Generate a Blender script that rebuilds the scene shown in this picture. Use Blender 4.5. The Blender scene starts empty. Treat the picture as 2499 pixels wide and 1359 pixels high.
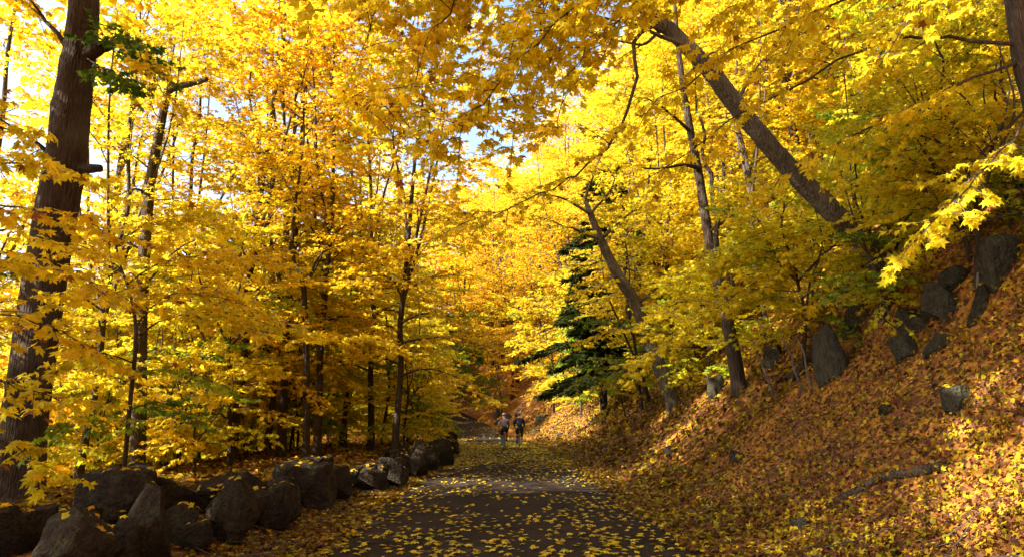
import bpy, math, random
import numpy as np
from mathutils import Vector, Matrix, Euler, noise

random.seed(7)
rng = np.random.default_rng(11)
C = bpy.context.scene.collection
scn = bpy.context.scene

# ------------------------------------------------------------------ camera
PITCH = math.radians(11.5)
EYE = 1.6
LENS = 24.0
cam_d = bpy.data.cameras.new('camera')
cam = bpy.data.objects.new('camera', cam_d)
C.objects.link(cam)
cam_d.lens = LENS
cam_d.sensor_width = 36
cam_d.clip_start = 0.05
cam_d.clip_end = 3000
cam.location = (0, 0, EYE)
cam.rotation_euler = (math.pi/2 + PITCH, 0, 0)
scn.camera = cam

# ------------------------------------------------------------------ light
SUN_AZ = math.radians(-109)      # from +Y, positive to +X
SUN_EL = math.radians(36)
world = bpy.data.worlds.new("World")
scn.world = world
world.use_nodes = True
nt = world.node_tree
sky = nt.nodes.new('ShaderNodeTexSky')
sky.sky_type = 'NISHITA'
sky.sun_disc = False
sky.sun_elevation = SUN_EL
sky.sun_rotation = SUN_AZ % (2*math.pi)
sky.air_density = 1.0
sky.dust_density = 2.0
bg = nt.nodes['Background']
bg.inputs['Strength'].default_value = 0.115
nt.links.new(sky.outputs[0], bg.inputs[0])
sun_d = bpy.data.lights.new('sun', 'SUN')
sun_d.energy = 5.0
sun_d.angle = math.radians(0.5)
sun_d.color = (1.0, 0.91, 0.76)
sun = bpy.data.objects.new('sun', sun_d)
C.objects.link(sun)
sdir = Vector((math.sin(SUN_AZ)*math.cos(SUN_EL), math.cos(SUN_AZ)*math.cos(SUN_EL), math.sin(SUN_EL)))
sun.rotation_euler = sdir.to_track_quat('Z', 'Y').to_euler()
sun.location = (-30, 20, 40)
scn.view_settings.view_transform = 'Standard'
scn.view_settings.look = 'None'
scn.view_settings.exposure = 2.28
scn.view_settings.gamma = 1.0
scn.cycles.max_bounces = 10
scn.cycles.diffuse_bounces = 7
scn.cycles.transmission_bounces = 6
scn.cycles.glossy_bounces = 2
scn.cycles.use_denoising = True
scn.cycles.sample_clamp_indirect = 6.0

# ------------------------------------------------------------------ helpers
F = 2499*LENS/36.0
def ray(px, py):
    x = (px-1249.5)/F; v = (679.5-py)/F
    return Vector((x, math.cos(PITCH)-v*math.sin(PITCH), math.sin(PITCH)+v*math.cos(PITCH)))
def P(px, py, Y):
    r = ray(px, py)
    return Vector((0, 0, EYE)) + r*(Y/r.y)
def in_frame(p, margin=0.0):
    """p: (N,3) array -> bool"""
    p = np.atleast_2d(p)
    z = p[:, 2]-EYE
    d = p[:, 1]*math.cos(PITCH)+z*math.sin(PITCH)
    v = -p[:, 1]*math.sin(PITCH)+z*math.cos(PITCH)
    with np.errstate(all='ignore'):
        return (d > 0.3) & (np.abs(p[:, 0]/d) < 0.75+margin) & (np.abs(v/d) < 0.408+margin)

def setp(o, **k):
    for a, b in k.items():
        if b is not None: o[a] = b
def link(name, mesh, mat=None, parent=None, loc=None, rot=None, scale=None, color=None, **props):
    o = bpy.data.objects.new(name, mesh)
    C.objects.link(o)
    if mat is not None and not mesh.materials: mesh.materials.append(mat)
    if parent is not None: o.parent = parent
    if loc is not None: o.location = loc
    if rot is not None: o.rotation_euler = rot
    if scale is not None: o.scale = scale if hasattr(scale, '__len__') else (scale,)*3
    if color is not None: o.color = color
    setp(o, **props)
    return o
def empty(name, label, cat, loc=(0, 0, 0), group=None, rot=(0, 0, 0)):
    o = bpy.data.objects.new(name, None)
    C.objects.link(o)
    o.location = loc; o.rotation_euler = rot
    o.empty_display_size = 0.2
    setp(o, label=label, category=cat, group=group)
    return o

def np_mesh(name, V, Fc, col=None, mat=None):
    """V (N,3), Fc (M,k) uniform polygons"""
    me = bpy.data.meshes.new(name)
    V = np.asarray(V, dtype=np.float32); Fc = np.asarray(Fc, dtype=np.int32)
    me.vertices.add(len(V)); me.vertices.foreach_set('co', V.ravel())
    k = Fc.shape[1]
    me.loops.add(Fc.size); me.loops.foreach_set('vertex_index', Fc.ravel())
    me.polygons.add(len(Fc))
    me.polygons.foreach_set('loop_start', np.arange(0, Fc.size, k, dtype=np.int32))
    if col is not None:
        a = me.color_attributes.new('tint', 'FLOAT_COLOR', 'POINT')
        c4 = np.ones((len(V), 4), dtype=np.float32); c4[:, :3] = col
        a.data.foreach_set('color', c4.ravel())
    me.update(calc_edges=True)
    if mat is not None: me.materials.append(mat)
    return me

class Geo:
    """collects quads / tris into one mesh"""
    def __init__(s): s.v = []; s.f = []; s.n = 0
    def add(s, V, Fc):
        s.v.append(np.asarray(V, dtype=np.float32)); s.f.append(np.asarray(Fc, dtype=np.int32)+s.n); s.n += len(V)
    def tube(s, pts, rad, sides=8, wob=0.0, seed=0, cap=True):
        pts = np.asarray([tuple(p) for p in pts], dtype=np.float64); n = len(pts)
        rad = np.asarray(rad, dtype=np.float64)
        t = np.gradient(pts, axis=0); t /= np.linalg.norm(t, axis=1)[:, None]+1e-9
        ref = np.array([1.0, 0, 0]) if abs(t[0][0]) < 0.8 else np.array([0, 1.0, 0])
        u = np.cross(t, ref); u /= np.linalg.norm(u, axis=1)[:, None]+1e-9
        w = np.cross(t, u)
        a = np.linspace(0, 2*np.pi, sides, endpoint=False)
        R = np.repeat(rad[:, None], sides, 1)
        if wob > 0:
            r_ = np.random.default_rng(seed)
            ph = r_.uniform(0, 6.28, 8)
            k = np.arange(n)[:, None]
            R = R*(1+wob*(np.sin(3*a+ph[0]+k*0.13)*0.4+np.sin(2*a+ph[1]-k*0.31)*0.4+np.sin(7*a+ph[2]+k*0.17)*0.35+np.sin(5*a+ph[3]+k*0.9)*0.25)+wob*0.5*r_.normal(0, 1, (n, sides)))
        V = pts[:, None, :]+R[:, :, None]*(np.cos(a)[None, :, None]*u[:, None, :]+np.sin(a)[None, :, None]*w[:, None, :])
        V = V.reshape(-1, 3)
        i = np.arange(n-1)[:, None]*sides; j = np.arange(sides)[None, :]; jn = (j+1) % sides
        Q = np.stack([i+j, i+jn, i+sides+jn, i+sides+j], -1).reshape(-1, 4)
        s.add(V, Q)
        if cap:
            e = pts[-1]+t[-1]*rad[-1]*0.3
            base = (n-1)*sides
            V2 = np.vstack([V[base:], e[None]])
            Fq = np.array([[q, (q+1) % sides, sides, sides] for q in range(sides)])
            s.add(V2, Fq)
    def mesh(s, name, mat=None):
        V = np.vstack(s.v); Fc = np.vstack(s.f)
        if Fc.shape[1] == 4:
            tri = Fc[:, 2] == Fc[:, 3]
            if tri.any():
                me = bpy.data.meshes.new(name)
                polys = [tuple(x[:3]) if t else tuple(x) for x, t in zip(Fc.tolist(), tri)]
                me.from_pydata(V.tolist(), [], polys); me.update()
                if mat: me.materials.append(mat)
                me.polygons.foreach_set('use_smooth', [True]*len(me.polygons))
                return me
        me = np_mesh(name, V, Fc, None, mat)
        return me

def smooth_path(pts, n):
    pts = [Vector(p) for p in pts]
    out = []
    m = len(pts)-1
    for k in range(n):
        u = k/(n-1)*m; i = min(int(u), m-1); f = u-i
        p0 = pts[max(i-1, 0)]; p1 = pts[i]; p2 = pts[i+1]; p3 = pts[min(i+2, m)]
        out.append(0.5*((2*p1)+(p2-p0)*f+(2*p0-5*p1+4*p2-p3)*f*f+(3*p1-p0-3*p2+p3)*f*f*f))
    return np.array([tuple(p) for p in out])

# ------------------------------------------------------------------ materials
def newmat(name):
    m = bpy.data.materials.new(name); m.use_nodes = True
    n = m.node_tree.nodes; l = m.node_tree.links
    for x in list(n): n.remove(x)
    out = n.new('ShaderNodeOutputMaterial')
    return m, n, l, out
def simple(name, col, rough=0.6, metal=0.0, noise_amt=0.25, nscale=30):
    m, n, l, out = newmat(name)
    b = n.new('ShaderNodeBsdfPrincipled'); b.inputs['Roughness'].default_value = rough; b.inputs['Metallic'].default_value = metal
    tc = n.new('ShaderNodeTexCoord'); no = n.new('ShaderNodeTexNoise'); no.inputs['Scale'].default_value = nscale
    l.new(tc.outputs['Object'], no.inputs['Vector'])
    mx = n.new('ShaderNodeMix'); mx.data_type = 'RGBA'
    mx.inputs['A'].default_value = (*[c*(1-noise_amt) for c in col], 1); mx.inputs['B'].default_value = (*[min(1, c*(1+noise_amt)) for c in col], 1)
    l.new(no.outputs['Fac'], mx.inputs['Factor']); l.new(mx.outputs['Result'], b.inputs['Base Color'])
    l.new(b.outputs[0], out.inputs[0])
    return m

def leaf_material(name, trans=0.5, spec=0.25, curl=True):
    m, n, l, out = newmat(name)
    at = n.new('ShaderNodeAttribute'); at.attribute_name = 'tint'
    oi = n.new('ShaderNodeObjectInfo')
    mul = n.new('ShaderNodeMix'); mul.data_type = 'RGBA'; mul.blend_type = 'MULTIPLY'; mul.inputs['Factor'].default_value = 1
    l.new(at.outputs['Color'], mul.inputs['A']); l.new(oi.outputs['Color'], mul.inputs['B'])
    tc = n.new('ShaderNodeTexCoord'); no = n.new('ShaderNodeTexNoise'); no.inputs['Scale'].default_value = 22; no.inputs['Detail'].default_value = 3
    l.new(tc.outputs['Object'], no.inputs['Vector'])
    mr = n.new('ShaderNodeMapRange'); mr.inputs['From Min'].default_value = 0.3; mr.inputs['From Max'].default_value = 0.7; mr.inputs['To Min'].default_value = 0.78; mr.inputs['To Max'].default_value = 1.12
    l.new(no.outputs['Fac'], mr.inputs['Value'])
    m2 = n.new('ShaderNodeMix'); m2.data_type = 'RGBA'; m2.blend_type = 'MULTIPLY'; m2.inputs['Factor'].default_value = 1
    l.new(mul.outputs['Result'], m2.inputs['A']); l.new(mr.outputs[0], m2.inputs['B'])
    b = n.new('ShaderNodeBsdfPrincipled'); b.inputs['Roughness'].default_value = 0.55; b.inputs['Specular IOR Level'].default_value = spec
    l.new(m2.outputs['Result'], b.inputs['Base Color'])
    t = n.new('ShaderNodeBsdfTranslucent')
    l.new(m2.outputs['Result'], t.inputs['Color'])
    mx = n.new('ShaderNodeMixShader'); mx.inputs[0].default_value = trans
    l.new(b.outputs[0], mx.inputs[1]); l.new(t.outputs[0], mx.inputs[2]); l.new(mx.outputs[0], out.inputs[0])
    return m

def bark_material(name, c1, c2, c3, patch=0.0):
    m, n, l, out = newmat(name)
    b = n.new('ShaderNodeBsdfPrincipled'); b.inputs['Roughness'].default_value = 0.9; b.inputs['Specular IOR Level'].default_value = 0.2
    tc = n.new('ShaderNodeTexCoord'); mp = n.new('ShaderNodeMapping'); mp.inputs['Scale'].default_value = (14, 14, 2.2)
    l.new(tc.outputs['Object'], mp.inputs['Vector'])
    no = n.new('ShaderNodeTexNoise'); no.inputs['Scale'].default_value = 1.5; no.inputs['Detail'].default_value = 6; no.inputs['Roughness'].default_value = 0.65
    l.new(mp.outputs[0], no.inputs['Vector'])
    vo = n.new('ShaderNodeTexVoronoi'); vo.feature = 'DISTANCE_TO_EDGE'; vo.inputs['Scale'].default_value = 1.6
    l.new(mp.outputs[0], vo.inputs['Vector'])
    cr = n.new('ShaderNodeValToRGB'); e = cr.color_ramp.elements
    e[0].position = 0.3; e[0].color = (*c1, 1); e[1].position = 0.72; e[1].color = (*c2, 1)
    l.new(no.outputs['Fac'], cr.inputs[0])
    n2 = n.new('ShaderNodeTexNoise'); n2.inputs['Scale'].default_value = 1.3; n2.inputs['Detail'].default_value = 4
    l.new(tc.outputs['Object'], n2.inputs['Vector'])
    mr = n.new('ShaderNodeMapRange'); mr.inputs['From Min'].default_value = 0.5; mr.inputs['From Max'].default_value = 0.7
    mr.inputs['To Max'].default_value = patch
    l.new(n2.outputs['Fac'], mr.inputs['Value'])
    mx = n.new('ShaderNodeMix'); mx.data_type = 'RGBA'; mx.inputs['B'].default_value = (*c3, 1)
    l.new(mr.outputs[0], mx.inputs['Factor']); l.new(cr.outputs[0], mx.inputs['A'])
    l.new(mx.outputs['Result'], b.inputs['Base Color'])
    mth = n.new('ShaderNodeMath'); mth.operation = 'MULTIPLY_ADD'; mth.inputs[1].default_value = 1.4
    l.new(vo.outputs['Distance'], mth.inputs[0]); l.new(no.outputs['Fac'], mth.inputs[2])
    bp = n.new('ShaderNodeBump'); bp.inputs['Strength'].default_value = 1.0; bp.inputs['Distance'].default_value = 0.06
    l.new(mth.outputs[0], bp.inputs['Height']); l.new(bp.outputs[0], b.inputs['Normal'])
    l.new(b.outputs[0], out.inputs[0])
    return m

M_LEAF = leaf_material('maple_leaf', 0.62)
M_LITTER = leaf_material('litter_leaf', 0.15, 0.12)
M_NEEDLE = leaf_material('needles', 0.25, 0.08)
M_BARK = bark_material('bark_dark', (0.026, 0.017, 0.012), (0.085, 0.058, 0.04), (0.16, 0.14, 0.11), 0.4)
M_BARK_M = bark_material('bark_brown_grey', (0.05, 0.04, 0.03), (0.15, 0.125, 0.095), (0.26, 0.24, 0.20), 0.6)
M_BARK_L = bark_material('bark_grey', (0.10, 0.085, 0.065), (0.24, 0.21, 0.17), (0.38, 0.36, 0.31), 0.7)
M_TWIG = simple('twig_bark', (0.05, 0.034, 0.024), 0.85, nscale=8)

def stone_material():
    m, n, l, out = newmat('boulder_stone')
    b = n.new('ShaderNodeBsdfPrincipled'); b.inputs['Roughness'].default_value = 0.95; b.inputs['Specular IOR Level'].default_value = 0.1
    tc = n.new('ShaderNodeTexCoord'); oi = n.new('ShaderNodeObjectInfo')
    ad = n.new('ShaderNodeVectorMath'); ad.operation = 'ADD'
    l.new(tc.outputs['Object'], ad.inputs[0])
    sc_ = n.new('ShaderNodeMath'); sc_.operation = 'MULTIPLY'; sc_.inputs[1].default_value = 37
    l.new(oi.outputs['Random'], sc_.inputs[0]); l.new(sc_.outputs[0], ad.inputs[1])
    no = n.new('ShaderNodeTexNoise'); no.inputs['Scale'].default_value = 5; no.inputs['Detail'].default_value = 8; no.inputs['Roughness'].default_value = 0.7
    l.new(ad.outputs[0], no.inputs['Vector'])
    cr = n.new('ShaderNodeValToRGB'); e = cr.color_ramp.elements
    e[0].position = 0.3; e[0].color = (0.014, 0.010, 0.0075, 1); e[1].position = 0.78; e[1].color = (0.062, 0.047, 0.034, 1)
    l.new(no.outputs['Fac'], cr.inputs[0])
    n2 = n.new('ShaderNodeTexNoise'); n2.inputs['Scale'].default_value = 2.2; n2.inputs['Detail'].default_value = 5
    l.new(ad.outputs[0], n2.inputs['Vector'])
    mr = n.new('ShaderNodeMapRange'); mr.inputs['From Min'].default_value = 0.52; mr.inputs['From Max'].default_value = 0.68; mr.inputs['To Max'].default_value = 0.55
    l.new(n2.outputs['Fac'], mr.inputs['Value'])
    mx = n.new('ShaderNodeMix'); mx.data_type = 'RGBA'; mx.inputs['B'].default_value = (0.06, 0.062, 0.028, 1)
    l.new(mr.outputs[0], mx.inputs['Factor']); l.new(cr.outputs[0], mx.inputs['A']); l.new(mx.outputs['Result'], b.inputs['Base Color'])
    bp = n.new('ShaderNodeBump'); bp.inputs['Strength'].default_value = 1.0; bp.inputs['Distance'].default_value = 0.10
    n3 = n.new('ShaderNodeTexNoise'); n3.inputs['Scale'].default_value = 9; n3.inputs['Detail'].default_value = 8
    l.new(ad.outputs[0], n3.inputs['Vector'])
    l.new(n3.outputs['Fac'], bp.inputs['Height']); l.new(bp.outputs[0], b.inputs['Normal'])
    l.new(b.outputs[0], out.inputs[0])
    return m
M_STONE = stone_material()
M_STONE_B = M_STONE.copy(); M_STONE_B.name = 'slope_stone'
for nd_ in M_STONE_B.node_tree.nodes:
    if nd_.type == 'VALTORGB': nd_.color_ramp.elements[0].color = (0.020, 0.017, 0.012, 1); nd_.color_ramp.elements[1].color = (0.085, 0.075, 0.056, 1)

def ground_material():
    m, n, l, out = newmat('leaf_litter_ground')
    b = n.new('ShaderNodeBsdfPrincipled'); b.inputs['Roughness'].default_value = 0.85; b.inputs['Specular IOR Level'].default_value = 0.2
    tc = n.new('ShaderNodeTexCoord')
    wn = n.new('ShaderNodeTexNoise'); wn.inputs['Scale'].default_value = 7; wn.inputs['Detail'].default_value = 2
    l.new(tc.outputs['Object'], wn.inputs['Vector'])
    ad = n.new('ShaderNodeMix'); ad.data_type = 'VECTOR'; ad.inputs['Factor'].default_value = 0.12
    l.new(tc.outputs['Object'], ad.inputs['A']); l.new(wn.outputs['Color'], ad.inputs['B'])
    vo = n.new('ShaderNodeTexVoronoi'); vo.inputs['Scale'].default_value = 11; vo.inputs['Randomness'].default_value = 1
    l.new(ad.outputs['Result'], vo.inputs['Vector'])
    sp = n.new('ShaderNodeSeparateColor'); l.new(vo.outputs['Color'], sp.inputs[0])
    cr = n.new('ShaderNodeValToRGB'); cr.color_ramp.interpolation = 'LINEAR'
    cr.color_ramp.elements[0].color = (0.03, 0.013, 0.008, 1); cr.color_ramp.elements[1].color = (0.42, 0.21, 0.02, 1)
    for p, c in ((0.22, (0.16, 0.06, 0.02, 1)), (0.5, (0.24, 0.085, 0.015, 1)), (0.75, (0.34, 0.14, 0.016, 1))):
        e = cr.color_ramp.elements.new(p); e.color = c
    l.new(sp.outputs[0], cr.inputs[0])
    n2 = n.new('ShaderNodeTexNoise'); n2.inputs['Scale'].default_value = 0.9; n2.inputs['Detail'].default_value = 5
    l.new(tc.outputs['Object'], n2.inputs['Vector'])
    mr = n.new('ShaderNodeMapRange'); mr.inputs['From Min'].default_value = 0.48; mr.inputs['From Max'].default_value = 0.72; mr.inputs['To Max'].default_value = 0.8
    l.new(n2.outputs['Fac'], mr.inputs['Value'])
    mx = n.new('ShaderNodeMix'); mx.data_type = 'RGBA'; mx.inputs['B'].default_value = (0.10, 0.045, 0.022, 1)
    l.new(mr.outputs[0], mx.inputs['Factor']); l.new(cr.outputs[0], mx.inputs['A']); l.new(mx.outputs['Result'], b.inputs['Base Color'])
    bp = n.new('ShaderNodeBump'); bp.inputs['Strength'].default_value = 1.0; bp.inputs['Distance'].default_value = 0.05
    l.new(sp.outputs[1], bp.inputs['Height']); l.new(bp.outputs[0], b.inputs['Normal'])
    l.new(b.outputs[0], out.inputs[0])
    return m
M_GROUND = ground_material()

def asphalt_material():
    m, n, l, out = newmat('old_asphalt')
    b = n.new('ShaderNodeBsdfPrincipled'); b.inputs['Roughness'].default_value = 0.95; b.inputs['Specular IOR Level'].default_value = 0.1
    tc = n.new('ShaderNodeTexCoord')
    no = n.new('ShaderNodeTexNoise'); no.inputs['Scale'].default_value = 90; no.inputs['Detail'].default_value = 4
    l.new(tc.outputs['Object'], no.inputs['Vector'])
    n2 = n.new('ShaderNodeTexNoise'); n2.inputs['Scale'].default_value = 0.8; n2.inputs['Detail'].default_value = 6
    l.new(tc.outputs['Object'], n2.inputs['Vector'])
    cr = n.new('ShaderNodeValToRGB'); e = cr.color_ramp.elements
    e[0].position = 0.3; e[0].color = (0.016, 0.011, 0.009, 1); e[1].position = 0.75; e[1].color = (0.040, 0.029, 0.024, 1)
    l.new(no.outputs['Fac'], cr.inputs[0])
    cr2 = n.new('ShaderNodeValToRGB'); e = cr2.color_ramp.elements
    e[0].position = 0.35; e[0].color = (0.7, 0.7, 0.7, 1); e[1].position = 0.7; e[1].color = (1.15, 1.1, 1.05, 1)
    l.new(n2.outputs['Fac'], cr2.inputs[0])
    mx = n.new('ShaderNodeMix'); mx.data_type = 'RGBA'; mx.blend_type = 'MULTIPLY'; mx.inputs['Factor'].default_value = 1
    l.new(cr.outputs[0], mx.inputs['A']); l.new(cr2.outputs[0], mx.inputs['B'])
    wv = n.new('ShaderNodeTexNoise'); wv.inputs['Scale'].default_value = 2.5; wv.inputs['Detail'].default_value = 5
    l.new(tc.outputs['Object'], wv.inputs['Vector'])
    wm = n.new('ShaderNodeMix'); wm.data_type = 'VECTOR'; wm.inputs['Factor'].default_value = 0.3
    l.new(tc.outputs['Object'], wm.inputs['A']); l.new(wv.outputs['Color'], wm.inputs['B'])
    ck = n.new('ShaderNodeTexVoronoi'); ck.feature = 'DISTANCE_TO_EDGE'; ck.inputs['Scale'].default_value = 0.55
    l.new(wm.outputs['Result'], ck.inputs['Vector'])
    cm = n.new('ShaderNodeMapRange'); cm.inputs['From Min'].default_value = 0.004; cm.inputs['From Max'].default_value = 0.012; cm.inputs['To Min'].default_value = 0.35
    l.new(ck.outputs['Distance'], cm.inputs['Value'])
    mc = n.new('ShaderNodeMix'); mc.data_type = 'RGBA'; mc.blend_type = 'MULTIPLY'; mc.inputs['Factor'].default_value = 1
    l.new(mx.outputs['Result'], mc.inputs['A']); l.new(cm.outputs[0], mc.inputs['B']); l.new(mc.outputs['Result'], b.inputs['Base Color'])
    bp = n.new('ShaderNodeBump'); bp.inputs['Strength'].default_value = 0.5; bp.inputs['Distance'].default_value = 0.01
    l.new(no.outputs['Fac'], bp.inputs['Height']); l.new(bp.outputs[0], b.inputs['Normal'])
    l.new(b.outputs[0], out.inputs[0])
    return m
M_ROAD = asphalt_material()

# ------------------------------------------------------------------ terrain
_yt = np.linspace(-400, 600, 4001)
_xc = np.interp(_yt, [-400, -60, 0, 30, 37, 45, 58, 71, 85, 100, 120, 150, 200, 400, 600],
                     [30, 3, 0, -0.1, -0.4, -1.5, -4.1, -7.6, -12.5, -20, -33, -58, -95, -150, -180])
_zc = np.interp(_yt, [-400, -60, 40, 47, 58, 71, 85, 100, 120, 150, 200, 600],
                     [0, 0, 0.0, 0.15, 0.9, 2.2, 3.6, 5.0, 6.5, 8, 9, 10])
_k = np.exp(-np.linspace(-2, 2, 41)**2); _k /= _k.sum()
_pad = lambda a: np.convolve(np.pad(a, 20, mode='edge'), _k, mode='valid')
_xc = _pad(_xc); _zc = _pad(_zc)
def xc(Y): return np.interp(Y, _yt, _xc)
def zc(Y): return np.interp(Y, _yt, _zc)
def vnoise(x, y, s, seed=0):
    """cheap smooth noise from summed sines"""
    r = np.random.default_rng(seed); o = 0
    for k in range(6):
        a = r.uniform(0, 6.28); f = s*(0.6+0.35*k); o = o+np.sin((x*np.cos(a)+y*np.sin(a))*f+r.uniform(0, 6.28))/(1+0.35*k)
    return o/3.2
def height(X, Y):
    X = np.asarray(X, dtype=float); Y = np.asarray(Y, dtype=float)
    u = X-xc(Y); z = zc(Y)
    v = np.maximum(u-2.7, 0)
    far = np.clip((Y-70)/60, 0, 1)
    top = 26-18*far
    slope = 0.95-0.37*far+0.05*vnoise(0*X, Y, 0.12, 5)
    hill = np.where(v < 2.4, slope*v*v/4.8, slope*(v-1.2))
    # rocky ledge
    led = np.clip((v-4.3)/0.8, 0, 1)*0.9*np.clip(1-abs(Y-13)/9, 0, 1)
    hill = hill+led-0.1*np.clip(v-5, 0, 6)*np.clip(1-abs(Y-13)/9, 0, 1)
    hill = top*(1-np.exp(-hill/top*1.0)) if False else np.where(hill < top, hill, top+(hill-top)*0.18)
    w = np.maximum(-u-2.7, 0)
    left = 0.32*np.clip((w-0.5)/1.2, 0, 1)-0.25*np.clip(w-6.5, 0, 6)-0.52*np.clip(w-12.5, 0, 46)
    n = 0.10*vnoise(X, Y, 1.1, 1)*np.clip((np.abs(u)-2.6)/2, 0, 1)+0.5*vnoise(X, Y, 0.22, 2)*np.clip((np.abs(u)-6)/8, 0, 1)
    n = n+0.05*vnoise(X, Y, 3.3, 9)*np.clip((np.abs(u)-3.2)/1.0, 0, 1)
    return z+hill+left+n
def H(x, y): return float(height(x, y))
def hit(px, py, y0=2.0, y1=140):
    r = ray(px, py)
    Ys = np.linspace(y0, y1, 3000); X = r.x/r.y*Ys; Z = EYE+r.z/r.y*Ys
    h = height(X, Ys); i = np.where(Z < h)[0]
    k = i[0] if len(i) else len(Ys)-1
    return Vector((X[k], Ys[k], float(h[k])))

def grid(us, ys, zfun, name, mat):
    U, YY = np.meshgrid(us, ys)
    X = U+xc(YY); Z = zfun(X, YY, U)
    V = np.stack([X, YY, Z], -1).reshape(-1, 3)
    a, b = len(us), len(ys)
    i = np.arange(b-1)[:, None]*a; j = np.arange(a-1)[None, :]
    Q = np.stack([i+j, i+j+1, i+a+j+1, i+a+j], -1).reshape(-1, 4)
    return np_mesh(name, V, Q, None, mat)
us = np.concatenate([np.linspace(-420, -60, 14)[:-1], np.linspace(-60, -12, 33)[:-1], np.linspace(-12, -2.4, 40)[:-1], [-2.35, 0, 2.35], np.linspace(2.4, 16, 90)[1:], np.linspace(16, 70, 50)[1:], np.linspace(70, 420, 12)[1:]])
ys = np.concatenate([np.linspace(-300, -20, 14)[:-1], np.linspace(-20, 40, 260)[:-1], np.linspace(40, 110, 120)[:-1], np.linspace(110, 600, 40)])
def gz(X, Y, U):
    return height(X, Y)-np.where(np.abs(U) < 2.36, 0.03, 0.0)
link('ground', grid(us, ys, gz, 'ground', M_GROUND), kind='structure')
ur = np.linspace(-2.38, 2.38, 7)
def rz(X, Y, U): return zc(Y)+0.012+0.03*(1-(U/2.38)**2)
link('road', grid(ur, ys, rz, 'road', M_ROAD), kind='structure')
def road_z(X, Y):
    u = X-xc(Y)
    return np.where(np.abs(u) < 2.38, zc(Y)+0.012+0.03*(1-(u/2.38)**2), height(X, Y))

# ------------------------------------------------------------------ leaves
def polar(lst, zf=0.2):
    v = [(0, 0.12, 0.03)]
    for a, r in lst:
        a = math.radians(a); x = r*math.cos(a); y = r*math.sin(a)+0.12
        v.append((x, y, -zf*(x*x+(y-0.1)**2)))
    n = len(lst)
    return np.array(v)+np.array([0, 0.18, 0]), np.array([[0, 1+i, 1+(i+1) % n] for i in range(n)])
_half = [(90, .60), (80, .44), (72, .42), (62, .27), (52, .42), (46, .46), (38, .60), (28, .42), (20, .40), (8, .24), (-8, .36), (-22, .40), (-40, .27), (-75, .16)]
L0 = polar(_half+[(180-a, r) for a, r in _half[:0:-1]], 0.35)
L1 = polar([(90, .60), (64, .30), (38, .58), (8, .28), (-20, .42), (-90, .14), (200, .42), (172, .28), (142, .58), (116, .30)], 0.3)
L2 = (np.array([(0, 0, 0), (.42, .45, -.06), (0, 1.0, -.02), (-.42, .45, -.06)])*np.array([1, .95, 1]), np.array([[0, 1, 2], [0, 2, 3]]))
L3 = (np.array([(0, 0, 0), (.5, .42, -.04), (.16, .55, 0), (0, 1.0, -.1), (-.16, .55, 0), (-.5, .42, -.04)]), np.array([[0, 1, 2], [0, 2, 4], [2, 3, 4], [0, 4, 5]]))
NEEDLE = (np.array([(-.05, 0, 0), (.05, 0, 0), (.04, 1, -.1), (-.04, 1, -.1)]), np.array([[0, 1, 2], [0, 2, 3]]))

PAL = np.array([[0.06, 0.16, 0.012], [0.34, 0.46, 0.02], [0.87, 0.73, 0.022], [0.93, 0.675, 0.018], [0.93, 0.54, 0.014], [0.88, 0.36, 0.02]])
PALX = np.array([0, .2, .4, .6, .8, 1.0])
def palette(h, r):
    h = np.clip(np.where(h > .3, h-.01, h), 0, 1)
    c = np.stack([np.interp(h, PALX, PAL[:, k]) for k in range(3)], -1)
    c = c*r.uniform(0.62, 1.08, (len(h), 1))
    br = r.random(len(h)) < 0.02
    c[br] = np.array([0.25, 0.09, 0.02])
    return c

def leaves_mesh(name, T, pos, d, n, size, col, mat):
    V0, F0 = T
    d = d/(np.linalg.norm(d, axis=1)[:, None]+1e-9)
    n = n-d*(n*d).sum(1)[:, None]; n = n/(np.linalg.norm(n, axis=1)[:, None]+1e-9)
    s = np.cross(d, n)
    N = len(pos)
    if N > 1:
        q = np.random.default_rng(N)
        curl = q.uniform(-.3, 2.4, (N, 1, 1)); wid = q.uniform(.72, 1.12, (N, 1, 1)); tw = q.normal(0, .28, (N, 1, 1))
    else: curl = wid = 1.0; tw = 0.0
    X0 = V0[None, :, 0, None]*wid; Y0 = V0[None, :, 1, None]; Z0 = V0[None, :, 2, None]*curl+tw*V0[None, :, 0, None]*(V0[None, :, 1, None]-.3)
    V = pos[:, None, :]+size[:, None, None]*(X0*s[:, None, :]+Y0*d[:, None, :]+Z0*n[:, None, :])
    k = len(V0)
    Fc = (F0[None]+np.arange(N)[:, None, None]*k).reshape(-1, 3)
    return np_mesh(name, V.reshape(-1, 3), Fc, np.repeat(col, k, 0), mat)

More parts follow.
